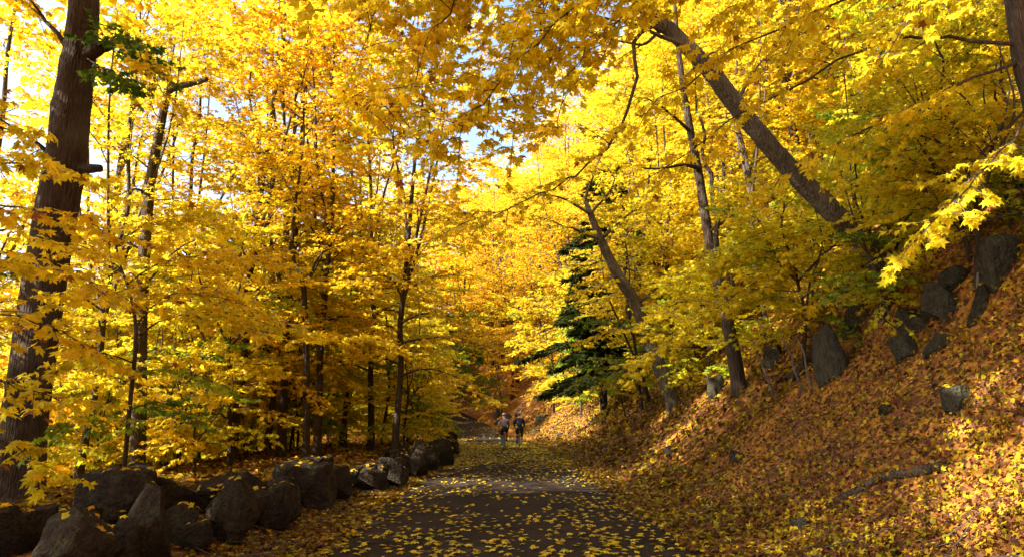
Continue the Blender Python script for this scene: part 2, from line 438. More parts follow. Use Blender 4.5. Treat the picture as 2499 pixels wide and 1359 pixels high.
class Plant:
    def __init__(s, seed, leaf=0.15, twig_gap=0.2, per_twig=6, T=L1, hue=0.55, hue_var=0.08, droop=0.25):
        s.r = np.random.default_rng(seed); s.leaf = leaf; s.tg = twig_gap; s.pt = per_twig; s.T = T; s.hue = hue; s.hv = hue_var; s.droop = droop
        s.wood = Geo(); s.subs = []; s.limbs = []
    def limb(s, pts, r0, r1=0.006, sub_len=1.2, gap=0.26, start=0.25, hue=None, sides=6, collect=None, fall=0.6, up=0.0):
        r = s.r
        n = max(6, len(pts)*3)
        path = smooth_path(pts, n)
        L = np.linalg.norm(np.diff(path, axis=0), axis=1); cum = np.concatenate([[0], np.cumsum(L)]); tot = cum[-1]
        jit = r.normal(0, 0.012*tot, path.shape); jit[0] = 0; jit[-1] = 0
        path = path+jit*0.5
        rad = r0+(r1-r0)*(cum/tot)**0.8
        (collect or s.wood).tube(path, rad, sides, cap=False)
        s.limbs.append(path)
        hue = s.hue+r.normal(0, s.hv) if hue is None else hue
        side = 1 if r.random() < .5 else -1
        t = start*tot
        while t < tot:
            f = t/tot
            p = np.array([np.interp(t, cum, path[:, k]) for k in range(3)])
            q = np.array([np.interp(min(t+0.1, tot), cum, path[:, k]) for k in range(3)]); q0 = np.array([np.interp(max(t-0.1, 0), cum, path[:, k]) for k in range(3)])
            tg = q-q0; tg /= np.linalg.norm(tg)+1e-9
            a = side*math.radians(r.uniform(38, 68))
            hz = np.array([tg[0]*math.cos(a)-tg[1]*math.sin(a), tg[0]*math.sin(a)+tg[1]*math.cos(a), tg[2]*0.5])
            if abs(tg[2]) > 0.8:
                b = r.uniform(0, 6.28); hz = np.array([math.cos(b), math.sin(b), 0.35])
            hz[2] += r.normal(0, 0.24)+up
            hz /= np.linalg.norm(hz)+1e-9
            le = sub_len*(1-fall*f)*r.uniform(0.65, 1.2)+0.12
            s.subs.append((p, hz, le, hue+r.normal(0, s.hv*0.4), 0.35*r0*(1-0.6*f)+0.003))
            side = -side
            t += gap*r.uniform(0.7, 1.3)
        # tip
        s.subs.append((path[-1], path[-1]-path[-2], 0.4, hue, r1))
    def finish(s, name):
        """-> branchwork mesh, leaf arrays"""
        r = s.r
        tw_p = []; tw_d = []; tw_l = []; tw_h = []
        for (p, d, le, h, rr) in s.subs:
            d = d/(np.linalg.norm(d)+1e-9)
            k = 4
            tt = np.linspace(0, 1, k)[:, None]
            path = p+d*le*tt+np.array([0, 0, -s.droop*0.35*le])*tt**2
            s.wood.tube(path, np.linspace(min(rr, 0.02), 0.003, k), 3, cap=False)
            m = max(2, int(le/s.tg))
            for q in range(m+1):
                f = (q+0.3*r.random())/m; f = min(f, 1)
                pp = p+d*le*f+np.array([0, 0, -s.droop*0.35*le])*f*f
                a = (1 if q % 2 else -1)*math.radians(r.uniform(30, 70)) if q < m else 0
                dd = np.array([d[0]*math.cos(a)-d[1]*math.sin(a), d[0]*math.sin(a)+d[1]*math.cos(a), d[2]-0.1*s.droop+r.normal(0, .1)])
                tw_p.append(pp); tw_d.append(dd); tw_l.append((0.14+0.26*r.random())*(1.0-0.3*f)*(s.leaf/0.15)); tw_h.append(h)
        tw_p = np.array(tw_p); tw_d = np.array(tw_d); tw_d /= np.linalg.norm(tw_d, axis=1)[:, None]+1e-9; tw_l = np.array(tw_l); tw_h = np.array(tw_h)
        # twig prisms
        N = len(tw_p); e = tw_p+tw_d*tw_l[:, None]
        up = np.array([0, 0, 1.0]); sd = np.cross(tw_d, up); sd /= np.linalg.norm(sd, axis=1)[:, None]+1e-9
        w = 0.0022*(s.leaf/0.15)
        V = np.stack([tw_p-sd*w, tw_p+sd*w, e, tw_p+up*w*1.5], 1).reshape(-1, 3)
        b = np.arange(N)[:, None]*4
        Q = np.vstack([b+np.array([[0, 1, 2, 2]]), b+np.array([[1, 3, 2, 2]]), b+np.array([[3, 0, 2, 2]])])
        s.wood.add(V, Q)
        # leaves
        k = s.pt
        f = (np.arange(k)+0.5)/k
        pos = tw_p[:, None, :]+tw_d[:, None, :]*(tw_l[:, None]*f[None, :])[:, :, None]
        sgn = np.where(np.arange(k) % 2, 1.0, -1.0)
        sd3 = sd[:, None, :]*sgn[None, :, None]
        d = tw_d[:, None, :]*r.uniform(0.2, 0.9, (N, k, 1))+sd3*r.uniform(0.5, 1.0, (N, k, 1))+r.normal(0, .25, (N, k, 3))
        d[:, :, 2] -= s.droop*r.uniform(0.3, 1.6, (N, k))
        nn = np.zeros((N, k, 3)); nn[:, :, 2] = 1; nn += r.normal(0, 0.42, (N, k, 3))
        pos = pos.reshape(-1, 3); d = d.reshape(-1, 3); nn = nn.reshape(-1, 3)
        hue = np.repeat(tw_h, k)+r.normal(0, 0.05, N*k)
        size = s.leaf*r.uniform(0.5, 1.22, N*k)
        col = palette(hue, r)
        br = s.wood.mesh(name+'_branchwork', M_TWIG)
        return br, (pos, d, nn, size, col)

def tree_proto(seed, Ht, R, cb, nl, r0, leaf=0.15, T=L1, hue=0.55, hv=0.08, tg=0.2, pt=6, gap=0.3, bark=None, sub=None, droop=0.3, lean=0.3, fork=3, sparse_top=0.0):
    """forked broadleaf tree: trunk, branchwork (limbs, twigs) and crown (leaves)"""
    r = np.random.default_rng(seed)
    pl = Plant(seed+1, leaf, tg, pt, T, hue, hv, droop)
    n = 14
    z = np.linspace(-0.6, Ht, n)
    px = np.cumsum(r.normal(0, lean*0.3, n)); py = np.cumsum(r.normal(0, lean*0.3, n))
    px -= np.interp(0, z, px); py -= np.interp(0, z, py)
    ramp = np.clip(z/3, 0, 1); px *= ramp; py *= ramp
    path = np.stack([px, py, z], -1)
    rad = r0*np.clip(1-(z/Ht), 0, 1)**0.75+0.012
    rad[0] *= 1.7; rad[1] *= 1.12
    sp = smooth_path(path, 30); rd = np.interp(sp[:, 2], z, rad)
    g = Geo(); g.tube(sp, rd, 10, wob=0.06, seed=seed)
    trunk = g.mesh('trunk_%d' % seed, bark or M_BARK)
    leaders = [(path, rad, 0.0, Ht)]
    for q in range(fork):
        z0 = Ht*r.uniform(0.22, 0.5); a = q*6.28/max(fork, 1)+r.normal(0, .5); z1 = min(Ht*r.uniform(0.8, 0.98), z0+Ht*0.6)
        b = np.array([np.interp(z0, z, px), np.interp(z0, z, py), z0]); ln = (z1-z0)
        dh = np.array([math.cos(a), math.sin(a), 0]); o = R*r.uniform(0.35, 0.6)
        pp = smooth_path([b, b+dh*o*0.45+[0, 0, ln*0.3], b+dh*o*0.8+[0, 0, ln*0.65]+r.normal(0, .2, 3), b+dh*o+[0, 0, ln]], 12)
        rr = 0.6*np.interp(z0, z, rad)*(1-np.linspace(0, 1, 12)**1.2)+0.012
        pl.wood.tube(pp, rr, 7, cap=False)
        leaders.append((pp, rr, z0, z1))
    for i in range(nl):
        f = (i+0.5)/nl
        zz = cb+(Ht*0.97-cb)*f**0.95
        ok = [q for q in leaders if q[2]+0.3 <= zz <= q[3]] or leaders[:1]
        lp, lr, _, _ = ok[r.integers(len(ok))]
        b = np.array([np.interp(zz, lp[:, 2], lp[:, 0]), np.interp(zz, lp[:, 2], lp[:, 1]), zz])
        a = i*2.399+r.normal(0, .5)
        if lp is not path:
            a = math.atan2(b[1], b[0])+r.normal(0, 1.3)
        Rl = R*math.sqrt(max(0.06, 1-((f-0.42)/0.68)**2))*r.uniform(0.5, 1.2)*(1.0 if lp is path else 0.75)
        el = 0.35+0.7*f+r.normal(0, .18)
        dh = np.array([math.cos(a), math.sin(a), 0])
        pts = [b]
        for q in (0.3, 0.65, 1.0):
            pts.append(b+dh*Rl*q*(1-0.25*f)+np.array([0, 0, Rl*(el*q-0.42*q*q)])+r.normal(0, 0.07*Rl, 3)*q)
        rl = min(0.5*float(np.interp(zz, lp[:, 2], lr)), 0.012+0.014*Rl)
        pl.limb(pts, rl, 0.005, sub_len=sub or 0.42*R, gap=gap, start=0.18, sides=5)
    br, L = pl.finish('p%d' % seed)
    crown = leaves_mesh('crown_%d' % seed, T, *L, M_LEAF)
    return trunk, br, crown

def put_tree(proto, name, label, cat, loc, rot=0.0, scale=1.0, color=(1, 1, 1, 1), group=None, tilt=(0, 0), parts=('trunk', 'branchwork', 'crown')):
    t = empty(name, label, cat, loc, group, (tilt[0], tilt[1], rot))
    t.scale = scale if hasattr(scale, '__len__') else (scale,)*3
    for nm, me in zip(parts, proto):
        if me is None: continue
        o = link(nm, me, None, t, color=color)
        if nm == 'crown': o['kind'] = 'stuff'
    return t

TALL = [tree_proto(100, 19, 4.6, 3.2, 40, 0.125, leaf=0.17, T=L3, hue=0.54, gap=0.31, tg=.18, pt=6),
        tree_proto(110, 16, 4.2, 2.6, 36, 0.095, leaf=0.16, T=L3, hue=0.46, gap=0.30, tg=.18, pt=6),
        tree_proto(120, 21, 5.0, 4.0, 42, 0.15, leaf=0.17, T=L3, hue=0.60, gap=0.32, tg=.18, pt=6)]
LOW = [tree_proto(200, 4.6, 2.3, 0.6, 20, 0.035, leaf=0.15, hue=0.48, gap=0.2, tg=.15, sub=1.0, droop=.45),
       tree_proto(210, 6.5, 2.7, 0.8, 24, 0.05, leaf=0.15, hue=0.40, gap=0.22, tg=.16, sub=1.15, hv=.12, droop=.45),
       tree_proto(220, 3.2, 1.9, 0.4, 15, 0.028, leaf=0.14, hue=0.52, gap=0.2, tg=.15, sub=.9, droop=.5)]
FAR = [tree_proto(300, 19, 5.2, 1.6, 44, 0.2, leaf=0.27, T=L2, hue=0.58, gap=0.36, tg=0.26, pt=7),
       tree_proto(310, 17, 4.8, 1.2, 42, 0.16, leaf=0.27, T=L2, hue=0.48, gap=0.36, tg=0.26, pt=7),
       tree_proto(320, 22, 5.6, 2.0, 46, 0.22, leaf=0.28, T=L2, hue=0.72, gap=0.38, tg=0.28, pt=7)]
CANOPY = tree_proto(400, 23, 6.5, 10.5, 46, 0.3, leaf=0.24, T=L2, hue=0.58, gap=0.30, tg=0.2, pt=7, fork=4)
for q in TALL+LOW+FAR+[CANOPY]: print('TRIS', q[2].name, len(q[2].polygons), len(q[1].polygons))
def tint():
    k = random.uniform(0.92, 1.05)
    return (k, k*random.uniform(0.86, 1.08), 1.0, 1)

placed = []
def free(x, y, d):
    for a, b in placed:
        if (a-x)**2+(b-y)**2 < d*d: return False
    return True

def corridor(x, y):
    """strip of low growth that lets the sun reach the road and slope near the bend"""
    t = -(x)/abs(sdir.x)*1.0
    if t < 2 or t > 32: return False
    yy = 38+sdir.y*t
    return -4.5 < y-yy < 14+0.1*t and True

# ---- named front row on the left (foot pixel, distance, proto, scale, label)
front = [
 (190, 1180, 17, 1, .85, 'slim dark maple just right of the thick trunk at the far left'),
 (565, 1140, 22, 0, .95, 'dark trunked maple left of the twin slender trunks behind the wall'),
 (650, 1130, 24, 1, 1.0, 'left one of two slender dark trunks standing close together'),
 (683, 1130, 23, 0, 1.0, 'right and taller of two slender dark trunks standing close together'),
 (772, 1115, 22, 0, .85, 'straight dark trunked maple behind the large round topped wall boulder'),
 (835, 1085, 30, 1, 1.05, 'straight thin maple right of the straight dark trunk'),
 (905, 1085, 27, 0, .9, 'maple with a knotty trunk and a short side stub near the wall'),
 (962, 1130, 21.5, 0, .8, 'thick short trunk standing right behind the end of the stone wall'),
 (610, 1100, 30, 1, .9, 'thin leaning maple between the dark trunks in the left wood'),
 (430, 1130, 25, 0, .9, 'maple behind the gap between the tall wall boulders'),
]
for px, py, Y, k, s, lab in front:
    q = P(px, py, Y); z = H(q.x, Y)
    put_tree(TALL[k], 'maple_tree', lab, 'tree', (q.x, Y, z), random.uniform(0, 6.28), s, tint())
    placed.append((q.x, Y))

def scatter(n, xr, yr, protos, gap, label, group, sc=(0.8, 1.15), test=None, col=None, name='maple_tree', cat='tree'):
    c = 0
    for _ in range(n*12):
        if c >= n: break
        x = random.uniform(*xr); y = random.uniform(*yr)
        if not free(x, y, gap): continue
        if test and not test(x, y): continue
        placed.append((x, y)); c += 1
        put_tree(random.choice(protos), name, label, cat, (x, y, H(x, y)-0.05), random.uniform(0, 6.28), random.uniform(*sc), (col or tint)(), group)
    return c
U = lambda x, y: x-float(xc(y))
inview = lambda x, y, m=4: abs(x) < 0.78*y+m
# trees outside the frame to the left: they shade the near road
for (x, y, k, sc_) in [(-16, 5, 1, 1), (-11.5, 7.5, 1, .95), (-19, 0, 0, 1), (-16, 10, 0, .9), 
                       (-9, -6, 1, .9), (-14.5, -10, 0, .9), (-26, 2, 0, 1), (7.5, -5, 1, .9), (12, 2, 0, .8), (-5.5, -3, 1, .8)]:
    placed.append((x, y))
    put_tree(TALL[k], 'maple_tree', 'tall maple beside the near road, outside the view, its shade on the road', 'tree', (x, y, H(x, y)-.05), x*1.7, sc_, tint(), 'maples beside the near road')
for (x, y, sc_) in [(-9.5, 9.5, 1.0), (-6.9, 7.6, .95), (9.5, 3.5, .9), (8.6, -1, .9), (10.5, 7, .85), (-3.8, -7, 1.0), (14.5, 12, .9), (4.5, -9, 1), (-24, 1, 1.1), (18, 6, .9)]:
    placed.append((x, y))
    put_tree(CANOPY, 'maple_tree', 'tall maple outside the frame whose high crown shades the near road', 'tree', (x, y, H(x, y)-.05), x*1.3, sc_, tint(), 'tall maples beside the near road')
# left wood, mid
scatter(20, (-26, -6), (20, 50), TALL, 3.3, 'yellow maple in the middle of the left wood behind the front trunks', 'yellow maples of the left wood', (0.75, 1.05),
        lambda x, y: inview(x, y) and U(x, y) < -5.5 and not corridor(x, y) and not (x > -9 and y < 26))
# left wood low
scatter(85, (-32, -4.5), (13, 60), LOW, 1.6, 'leafy yellow maple sapling in the understorey left of the road', 'maple saplings of the left understorey', (0.8, 1.35),
        lambda x, y: inview(x, y, 1) and U(x, y) < -4.6 and (y > 30 or x < -9-.1*y), name='maple_sapling', cat='sapling')
scatter(46, (-24, -7), (17, 32), LOW, 1.3, 'yellow green sapling growing between the slim trunks behind the wall', 'saplings between the slim trunks', (0.75, 1.25),
        lambda x, y: inview(x, y, 0) and x < -6.5-.06*y, name='maple_sapling', cat='sapling')
for x, y, k, s_ in [(-8.5, 53, 0, 1.1), (-10.5, 57, 1, 1.2), (-8.6, 61, 2, 1.0), (-13, 66, 0, 1.1), (-14.5, 55, 2, 1.0)]:
    placed.append((x, y)); put_tree(TALL[k], 'maple_tree', 'tall yellow maple on the outer edge of the distant bend', 'tree', (x, y, H(x, y)-.1), x, s_, tint(), 'tall maples on the outer edge of the bend')
scatter(75, (-46, -8), (44, 100), FAR, 4.0, 'distant yellow tree at the back of the left wood', 'distant trees of the left wood', (0.75, 1.1),
        lambda x, y: inview(x, y) and U(x, y) < -6 and not corridor(x, y))
# right hillside
def warm():
    k = random.uniform(0.85, 1.0); return (k, k*random.uniform(0.8, 1.0), 1, 1)
scatter(26, (8, 34), (22, 48), TALL, 3.2, 'golden maple high on the right hillside', 'golden maples of the right hillside', (0.75, 1.05),
        lambda x, y: inview(x, y) and U(x, y) > 8.5, warm)
scatter(60, (6, 26), (16, 60), LOW, 1.7, 'leafy yellow green sapling growing on the right slope', 'saplings of the right slope', (0.8, 1.4),
        lambda x, y: inview(x, y, 1) and U(x, y) > 7+0.04*max(0, 40-y), name='maple_sapling', cat='sapling')
scatter(80, (-40, 85), (48, 120), FAR, 4.2, 'distant golden tree on the hill beyond the bend', 'distant trees of the hill beyond the bend', (0.7, 1.0),
        lambda x, y: inview(x, y) and U(x, y) > 7, warm)

for x, y, k, s_ in [(11, 31, 0, 1.0), (10.5, 36, 1, 1.15), (7.6, 41, 2, 1.0), (9.5, 45, 0, 1.15), (6.2, 47, 1, 1.1), (4.6, 53, 2, 1.05), (7.5, 55, 0, 1.15), (2.6, 60, 1, 1.2), (5.5, 63, 2, 1.1), (0.5, 67, 0, 1.1), (11.5, 38, 2, 1.1), (-2, 74, 2, 1.15), (3, 74, 0, 1.1)]:
    placed.append((x, y))
    put_tree(TALL[k], 'maple_tree', 'tall golden maple on the right bank arching over the distant road', 'tree', (x, y, H(x, y)-.1), x*2.1, s_, warm(), 'tall maples along the right bank')
scatter(6, (-14, -4), (53, 72), FAR, 3.2, 'yellow tree on the outer side of the distant bend', 'trees on the outer side of the bend', (0.8, 1.0),
        lambda x, y: -9 < U(x, y) < -4.2)
for px, Y, pr, s_, lab in [(1405, 43, LOW[1], 1.35, 'golden young maple in front of the lower boughs of the conifer'),
                           (1335, 50, LOW[1], 1.3, 'golden young maple left of the conifer above the right rider'),
                           
                           (1560, 30, LOW[1], 1.4, 'gold green young maple behind the slender leaning trunk'),
                           (1420, 54, TALL[1], .9, 'golden maple standing right behind the conifer'),
                           (1330, 60, TALL[0], .9, 'golden maple on the bank left of and behind the conifer'),
                           (1250, 64, TALL[2], .9, 'golden orange maple on the bank above the two riders')]:
    w = P(px, 850, Y); x = max(w.x, float(xc(Y))+5.5)
    placed.append((x, Y)); put_tree(pr, 'maple_tree', lab, 'tree', (x, Y, H(x, Y)-.1), px*.3, s_, warm())

for x, y, k, s_ in [(-5.5, 80, 0, 1.15), (-4, 88, 1, 1.2), (-9, 95, 2, 1.15), (-13, 105, 0, 1.2), (-2, 84, 2, 1.1), (-7, 110, 1, 1.3), (-16, 118, 2, 1.3), (-1, 100, 0, 1.2), (-20, 108, 1, 1.2), (-11, 86, 1, .9)]:
    placed.append((x, y)); put_tree(FAR[k], 'maple_tree', 'far golden tree closing the view above the bend', 'tree', (x, y, H(x, y)-.1), x, s_, tint(), 'far trees above the bend')
# ------------------------------------------------------------------ trees that the photograph shows one by one
LEAF_POOL = {}
def leaf_pool(T, key, n=10, seed=5):
    """a few single leaf meshes in different hues, shared by all single leaf parts"""
    if key in LEAF_POOL: return LEAF_POOL[key]
    r = np.random.default_rng(seed); out = []
    for k in range(n):
        h = np.array([r.uniform(0.35, 0.8)])
        out.append(leaves_mesh('leaf_shape', T, np.zeros((1, 3)), np.array([[0, 1.0, 0]]), np.array([[0, 0, 1.0]]), np.ones(1), palette(h, r), M_LEAF))
    LEAF_POOL[key] = out
    return out

def hero(name, label, cat, trunk, rad, limbs, T=L1, leaf=0.15, hue=0.5, hv=0.07, bark=None, seed=1, tg=.17, pt=7, droop=.4, singles=0, ringw=0.05, sides=14, stubs=(), dh=0.0, extra=None, group=None, foliage=True):
    """trunk: [(px,py,Y)|world Vector]; limbs: (points, r0, sub_len, gap, start, hue)"""
    W = lambda q: Vector(q) if isinstance(q, Vector) else P(*q)
    tp = [W(q) for q in trunk]
    base = tp[0].copy()
    root = empty(name, label, cat, base, group)
    n = max(24, len(tp)*6)
    path = smooth_path([q-base for q in tp], n)
    rr = np.interp(np.linspace(0, 1, n), np.linspace(0, 1, len(rad)), rad)
    rr[0] *= 1.75; rr[1] *= 1.3; rr[2] *= 1.1
    g = Geo(); g.tube(path, rr, sides, wob=ringw, seed=seed)
    link('trunk', g.mesh('trunk_mesh', bark or M_BARK), None, root)
    for st, r0, r1 in stubs:
        g = Geo(); sp_ = smooth_path([W(q)-base for q in st], 8); g.tube(sp_, np.linspace(r0, r1, 8), 9, wob=0.12, seed=seed+3)
        link('branch_stub', g.mesh('stub_mesh', bark or M_BARK), None, root)
    pl = Plant(seed+50, leaf, tg, pt, T, hue, hv, droop)
    for lb in limbs:
        pts, r0, sl, gap, st, h = lb[:6]
        pts = [W(q)-base for q in pts]
        # begin on the trunk: nearest trunk point
        d = np.linalg.norm(path-np.array(tuple(pts[0])), axis=1); k = int(d.argmin())
        if d[k] > 0.02: pts = [Vector(path[k])]+(pts[1:] if d[k] < 0.6 else pts)
        lg = Geo()
        pl.limb(pts, r0, 0.005, sl, gap, st, h, 7, collect=lg)
        link('limb', lg.mesh('limb_mesh', bark or M_BARK), None, root)
    if extra: extra(pl, root, base)
    if not pl.subs: return root
    br, L = pl.finish(name)
    link('twigs', br, None, root, kind='stuff')
    pos, d, nn, size, col = L
    if singles:
        wp = pos+np.array(tuple(base))
        vis = in_frame(wp, -0.01)
        dist = np.linalg.norm(wp-np.array([0, 0, EYE]), axis=1)
        dist[~vis] = 1e9
        idx = np.argsort(dist)[:singles]; idx = idx[dist[idx] < 1e8]
        pool = leaf_pool(T, id(T[0]))
        for q in idx:
            dv = Vector(d[q]).normalized(); nv = Vector(nn[q]); nv = (nv-dv*nv.dot(dv)).normalized(); sv = dv.cross(nv)
            o = bpy.data.objects.new('leaf', pool[int(q) % len(pool)]); C.objects.link(o); o.parent = root
            M = Matrix((sv, dv, nv)).transposed().to_4x4(); M.translation = Vector(pos[q])
            o.matrix_local = M @ Matrix.Scale(float(size[q]), 4)
        keep = np.ones(len(pos), bool); keep[idx] = False
        L = (pos[keep], d[keep], nn[keep], size[keep], col[keep])
    link('crown', leaves_mesh(name+'_crown', T, *L, M_LEAF), None, root, kind='stuff')
    print('HERO', name, len(pos))
    return root

def onground(px, py, Y=None):
    if Y is None: q = hit(px, py); return Vector((q.x, q.y, q.z-0.15))
    q = P(px, py, Y); return Vector((q.x, q.y, H(q.x, q.y)-0.2))

# the thick trunk at the far left
b0 = onground(40, 1250, 11.8)
Yb = 11.8
hero('maple_tree', 'thick dark trunk at the far left behind the wall, one limb with green leaves', 'tree',
     [b0, (52, 1100, Yb), (78, 900, Yb), (120, 620, Yb), (160, 400, Yb), (176, 250, Yb), (198, 100, Yb), (208, -60, Yb), (225, -500, Yb+.5), (240, -1000, Yb+1)],
     [.42, .36, .34, .33, .33, .32, .27, .25, .2, .12],
     [([(225, 120, Yb), (300, 95, 11), (360, 150, 10.4), (405, 240, 10)], .03, .5, .17, .15, .04),
      ([(225, 120, Yb), (280, 190, 11), (310, 215, 10.6)], .02, .45, .17, .3, .05),
      ([(150, 420, Yb), (60, 330, 11.5), (-60, 300, 11)], .05, 1.2, .4, .3, .55),
      ([(190, 150, Yb), (90, 20, 12), (20, -60, 12.5)], .06, 1.5, .5, .3, .55),
      ([(215, -200, Yb), (80, -260, 13), (-150, -300, 14)], .09, 1.8, .3, .3, .6),
      ([(215, -250, Yb), (420, -330, 11), (640, -380, 10.5)], .09, 1.8, .3, .3, .6),
      ([(225, -480, Yb), (400, -700, 13), (600, -900, 14)], .09, 1.8, .3, .3, .6),
      ([(225, -500, Yb), (100, -800, 10), (0, -1000, 9)], .09, 1.8, .3, .3, .6)],
     T=L1, leaf=.16, hue=.55, hv=.06, seed=21, sides=22, ringw=.045, singles=150,
     stubs=[([(205, 140, Yb), (238, 118, Yb-.25), (268, 112, Yb-.3), (282, 110, Yb-.3)], .17, .035), ([(190, 410, Yb), (222, 412, Yb-.3), (247, 411, Yb-.35)], .1, .06)])

Y2 = 17.0
hero('maple_tree', 'snapped off dark trunk with a broken limb pointing right in the upper left wood', 'tree',
     [onground(335, 1180, Y2), (340, 1000, Y2), (345, 750, Y2), (362, 490, Y2), (380, 370, Y2), (405, 240, Y2), (412, 212, Y2)],
     [.19, .165, .15, .14, .12, .10, .085],
     [([(362, 470, Y2), (330, 462, 16.5), (290, 478, 16)], .05, .6, .8, .6, .5),
      ([(395, 300, Y2), (375, 270, 16.8), (360, 200, 16.5)], .02, .3, .7, .5, .5),
      ([(372, 420, Y2), (300, 360, 16.5), (255, 330, 16)], .025, .9, .5, .4, .35),
      ([(350, 680, Y2), (450, 600, 16.5), (560, 560, 16)], .035, 1.2, .25, .2, .40),
      ([(350, 600, Y2), (240, 560, 16.5), (150, 540, 16)], .035, 1.2, .25, .2, .5)],
     T=L1, leaf=.16, seed=31, stubs=[([(408, 225, Y2), (430, 212, Y2-.2), (470, 205, Y2-.4), (505, 194, Y2-.6)], .10, .06)])

Y3 = 9.6
S3 = [onground(302, 1185, Y3), (316, 1000, Y3), (332, 820, Y3), (318, 720, Y3), (292, 640, Y3), (275, 560, Y3)]
hero('maple_sapling', 'thin maple sapling with wide golden sprays right behind the nearest wall boulders', 'sapling', S3, [.035, .03, .028, .02, .014, .008],
     [([(330, 800, Y3), (372, 745, 9.4), (440, 715, 9.2), (560, 730, 9)], .014, 1.0, .16, .15, .56),
      ([(332, 830, Y3), (400, 780, 9.8), (520, 760, 10), (700, 800, 10.4)], .014, 1.0, .16, .2, .48),
      ([(310, 700, Y3), (400, 640, 9.6), (520, 620, 9.8), (680, 650, 10)], .012, 1.1, .15, .15, .62),
      ([(300, 660, Y3), (220, 610, 9.3), (140, 590, 9)], .012, .9, .16, .2, .6),
      ([(285, 600, Y3), (340, 560, 9.8), (440, 540, 10), (540, 560, 10.2)], .01, .9, .15, .15, .52),
      ([(326, 760, Y3), (240, 720, 9.2), (150, 720, 8.8)], .012, .9, .16, .2, .55),
      ([(325, 880, Y3), (240, 860, 9.2), (170, 880, 9)], .012, .8, .18, .2, .45),
      ([(322, 920, Y3), (420, 900, 9.5), (520, 930, 9.6)], .012, .8, .17, .2, .22),
      ([(316, 990, Y3), (250, 990, 9.2), (190, 1030, 9)], .01, .6, .18, .2, .15),
      ([(314, 1010, Y3), (380, 980, 9.8), (440, 1000, 10)], .01, .6, .18, .2, .1)],
     T=L1, leaf=.15, seed=41, droop=.5, singles=200, sides=8)

Y4 = 7.6
S4 = [Vector((-6.9, Y4, H(-6.9, Y4)-.2)), Vector((-6.8, Y4, 2)), Vector((-6.7, Y4, 4)), Vector((-6.9, Y4, 6))]
hero('maple_sapling', 'maple sapling whose golden sprays cross in front of the thick trunk at the left edge', 'sapling', S4, [.06, .05, .035, .015],
     [([(-260, 500, Y4), (-60, 420, 7.4), (90, 400, 7.3), (200, 440, 7.3)], .02, .7, .17, .25, .5),
      ([(-260, 560, Y4), (-40, 500, 7.2), (120, 520, 7.1), (270, 560, 7.2)], .02, .7, .16, .25, .58),
      ([(-260, 700, Y4), (-60, 640, 7.3), (100, 650, 7.3), (230, 690, 7.4)], .02, .7, .16, .25, .55),
      ([(-260, 800, Y4), (-60, 760, 7.3), (100, 790, 7.3), (190, 830, 7.4)], .02, .6, .17, .25, .52),
      ([(-260, 950, Y4), (-60, 920, 7.5), (60, 950, 7.6), (150, 970, 7.7)], .02, .5, .18, .25, .5),
      ([(-260, 1040, Y4), (-60, 1060, 7.5), (40, 1090, 7.5), (90, 1130, 7.6)], .015, .45, .19, .3, .45),
      ([(-260, 300, Y4), (-60, 260, 7.8), (60, 330, 8)], .02, .8, .22, .25, .45)],
     T=L0, leaf=.15, seed=51, droop=.45, singles=200, sides=8)

Y5 = 20.0
hero('maple_tree', 'slim maple forking in a wide Y, its right arm arching towards the road', 'tree',
     [onground(748, 1120, Y5), (748, 900, Y5), (740, 695, Y5), (718, 640, Y5), (714, 560, Y5), (730, 430, Y5), (742, 330, Y5), (735, 200, Y5)],
     [.1, .09, .085, .06, .05, .04, .03, .015],
     [([(740, 695, Y5), (775, 635, 19.8), (830, 560, 19.5), (930, 512, 19)], .05, 1.3, .22, .3, .68),
      ([(742, 700, Y5), (800, 610, 19.6), (900, 590, 19), (975, 605, 18.5), (1010, 660, 18)], .035, 1.0, .22, .25, .62),
      ([(716, 600, Y5), (660, 560, 19.6), (590, 540, 19)], .03, 1.2, .22, .25, .55),
      ([(725, 470, Y5), (790, 400, 19.5), (870, 370, 19)], .03, 1.4, .2, .2, .72),
      ([(730, 430, Y5), (650, 370, 19.5), (560, 350, 19)], .03, 1.4, .2, .2, .66),
      ([(740, 330, Y5), (820, 250, 19.5), (880, 230, 19)], .025, 1.4, .2, .2, .76),
      ([(740, 300, Y5), (660, 230, 19.5), (600, 200, 19)], .025, 1.4, .2, .2, .72),
      ([(736, 220, Y5), (760, 120, 19.5), (800, 60, 19)], .02, 1.3, .2, .2, .8),
      ([(746, 860, Y5), (830, 820, 19), (930, 830, 18)], .02, 1.2, .2, .2, .58),
      ([(747, 930, Y5), (660, 890, 19), (600, 890, 18)], .02, 1.2, .2, .2, .5)],
     T=L1, leaf=.16, seed=61, hv=.05, sides=10)

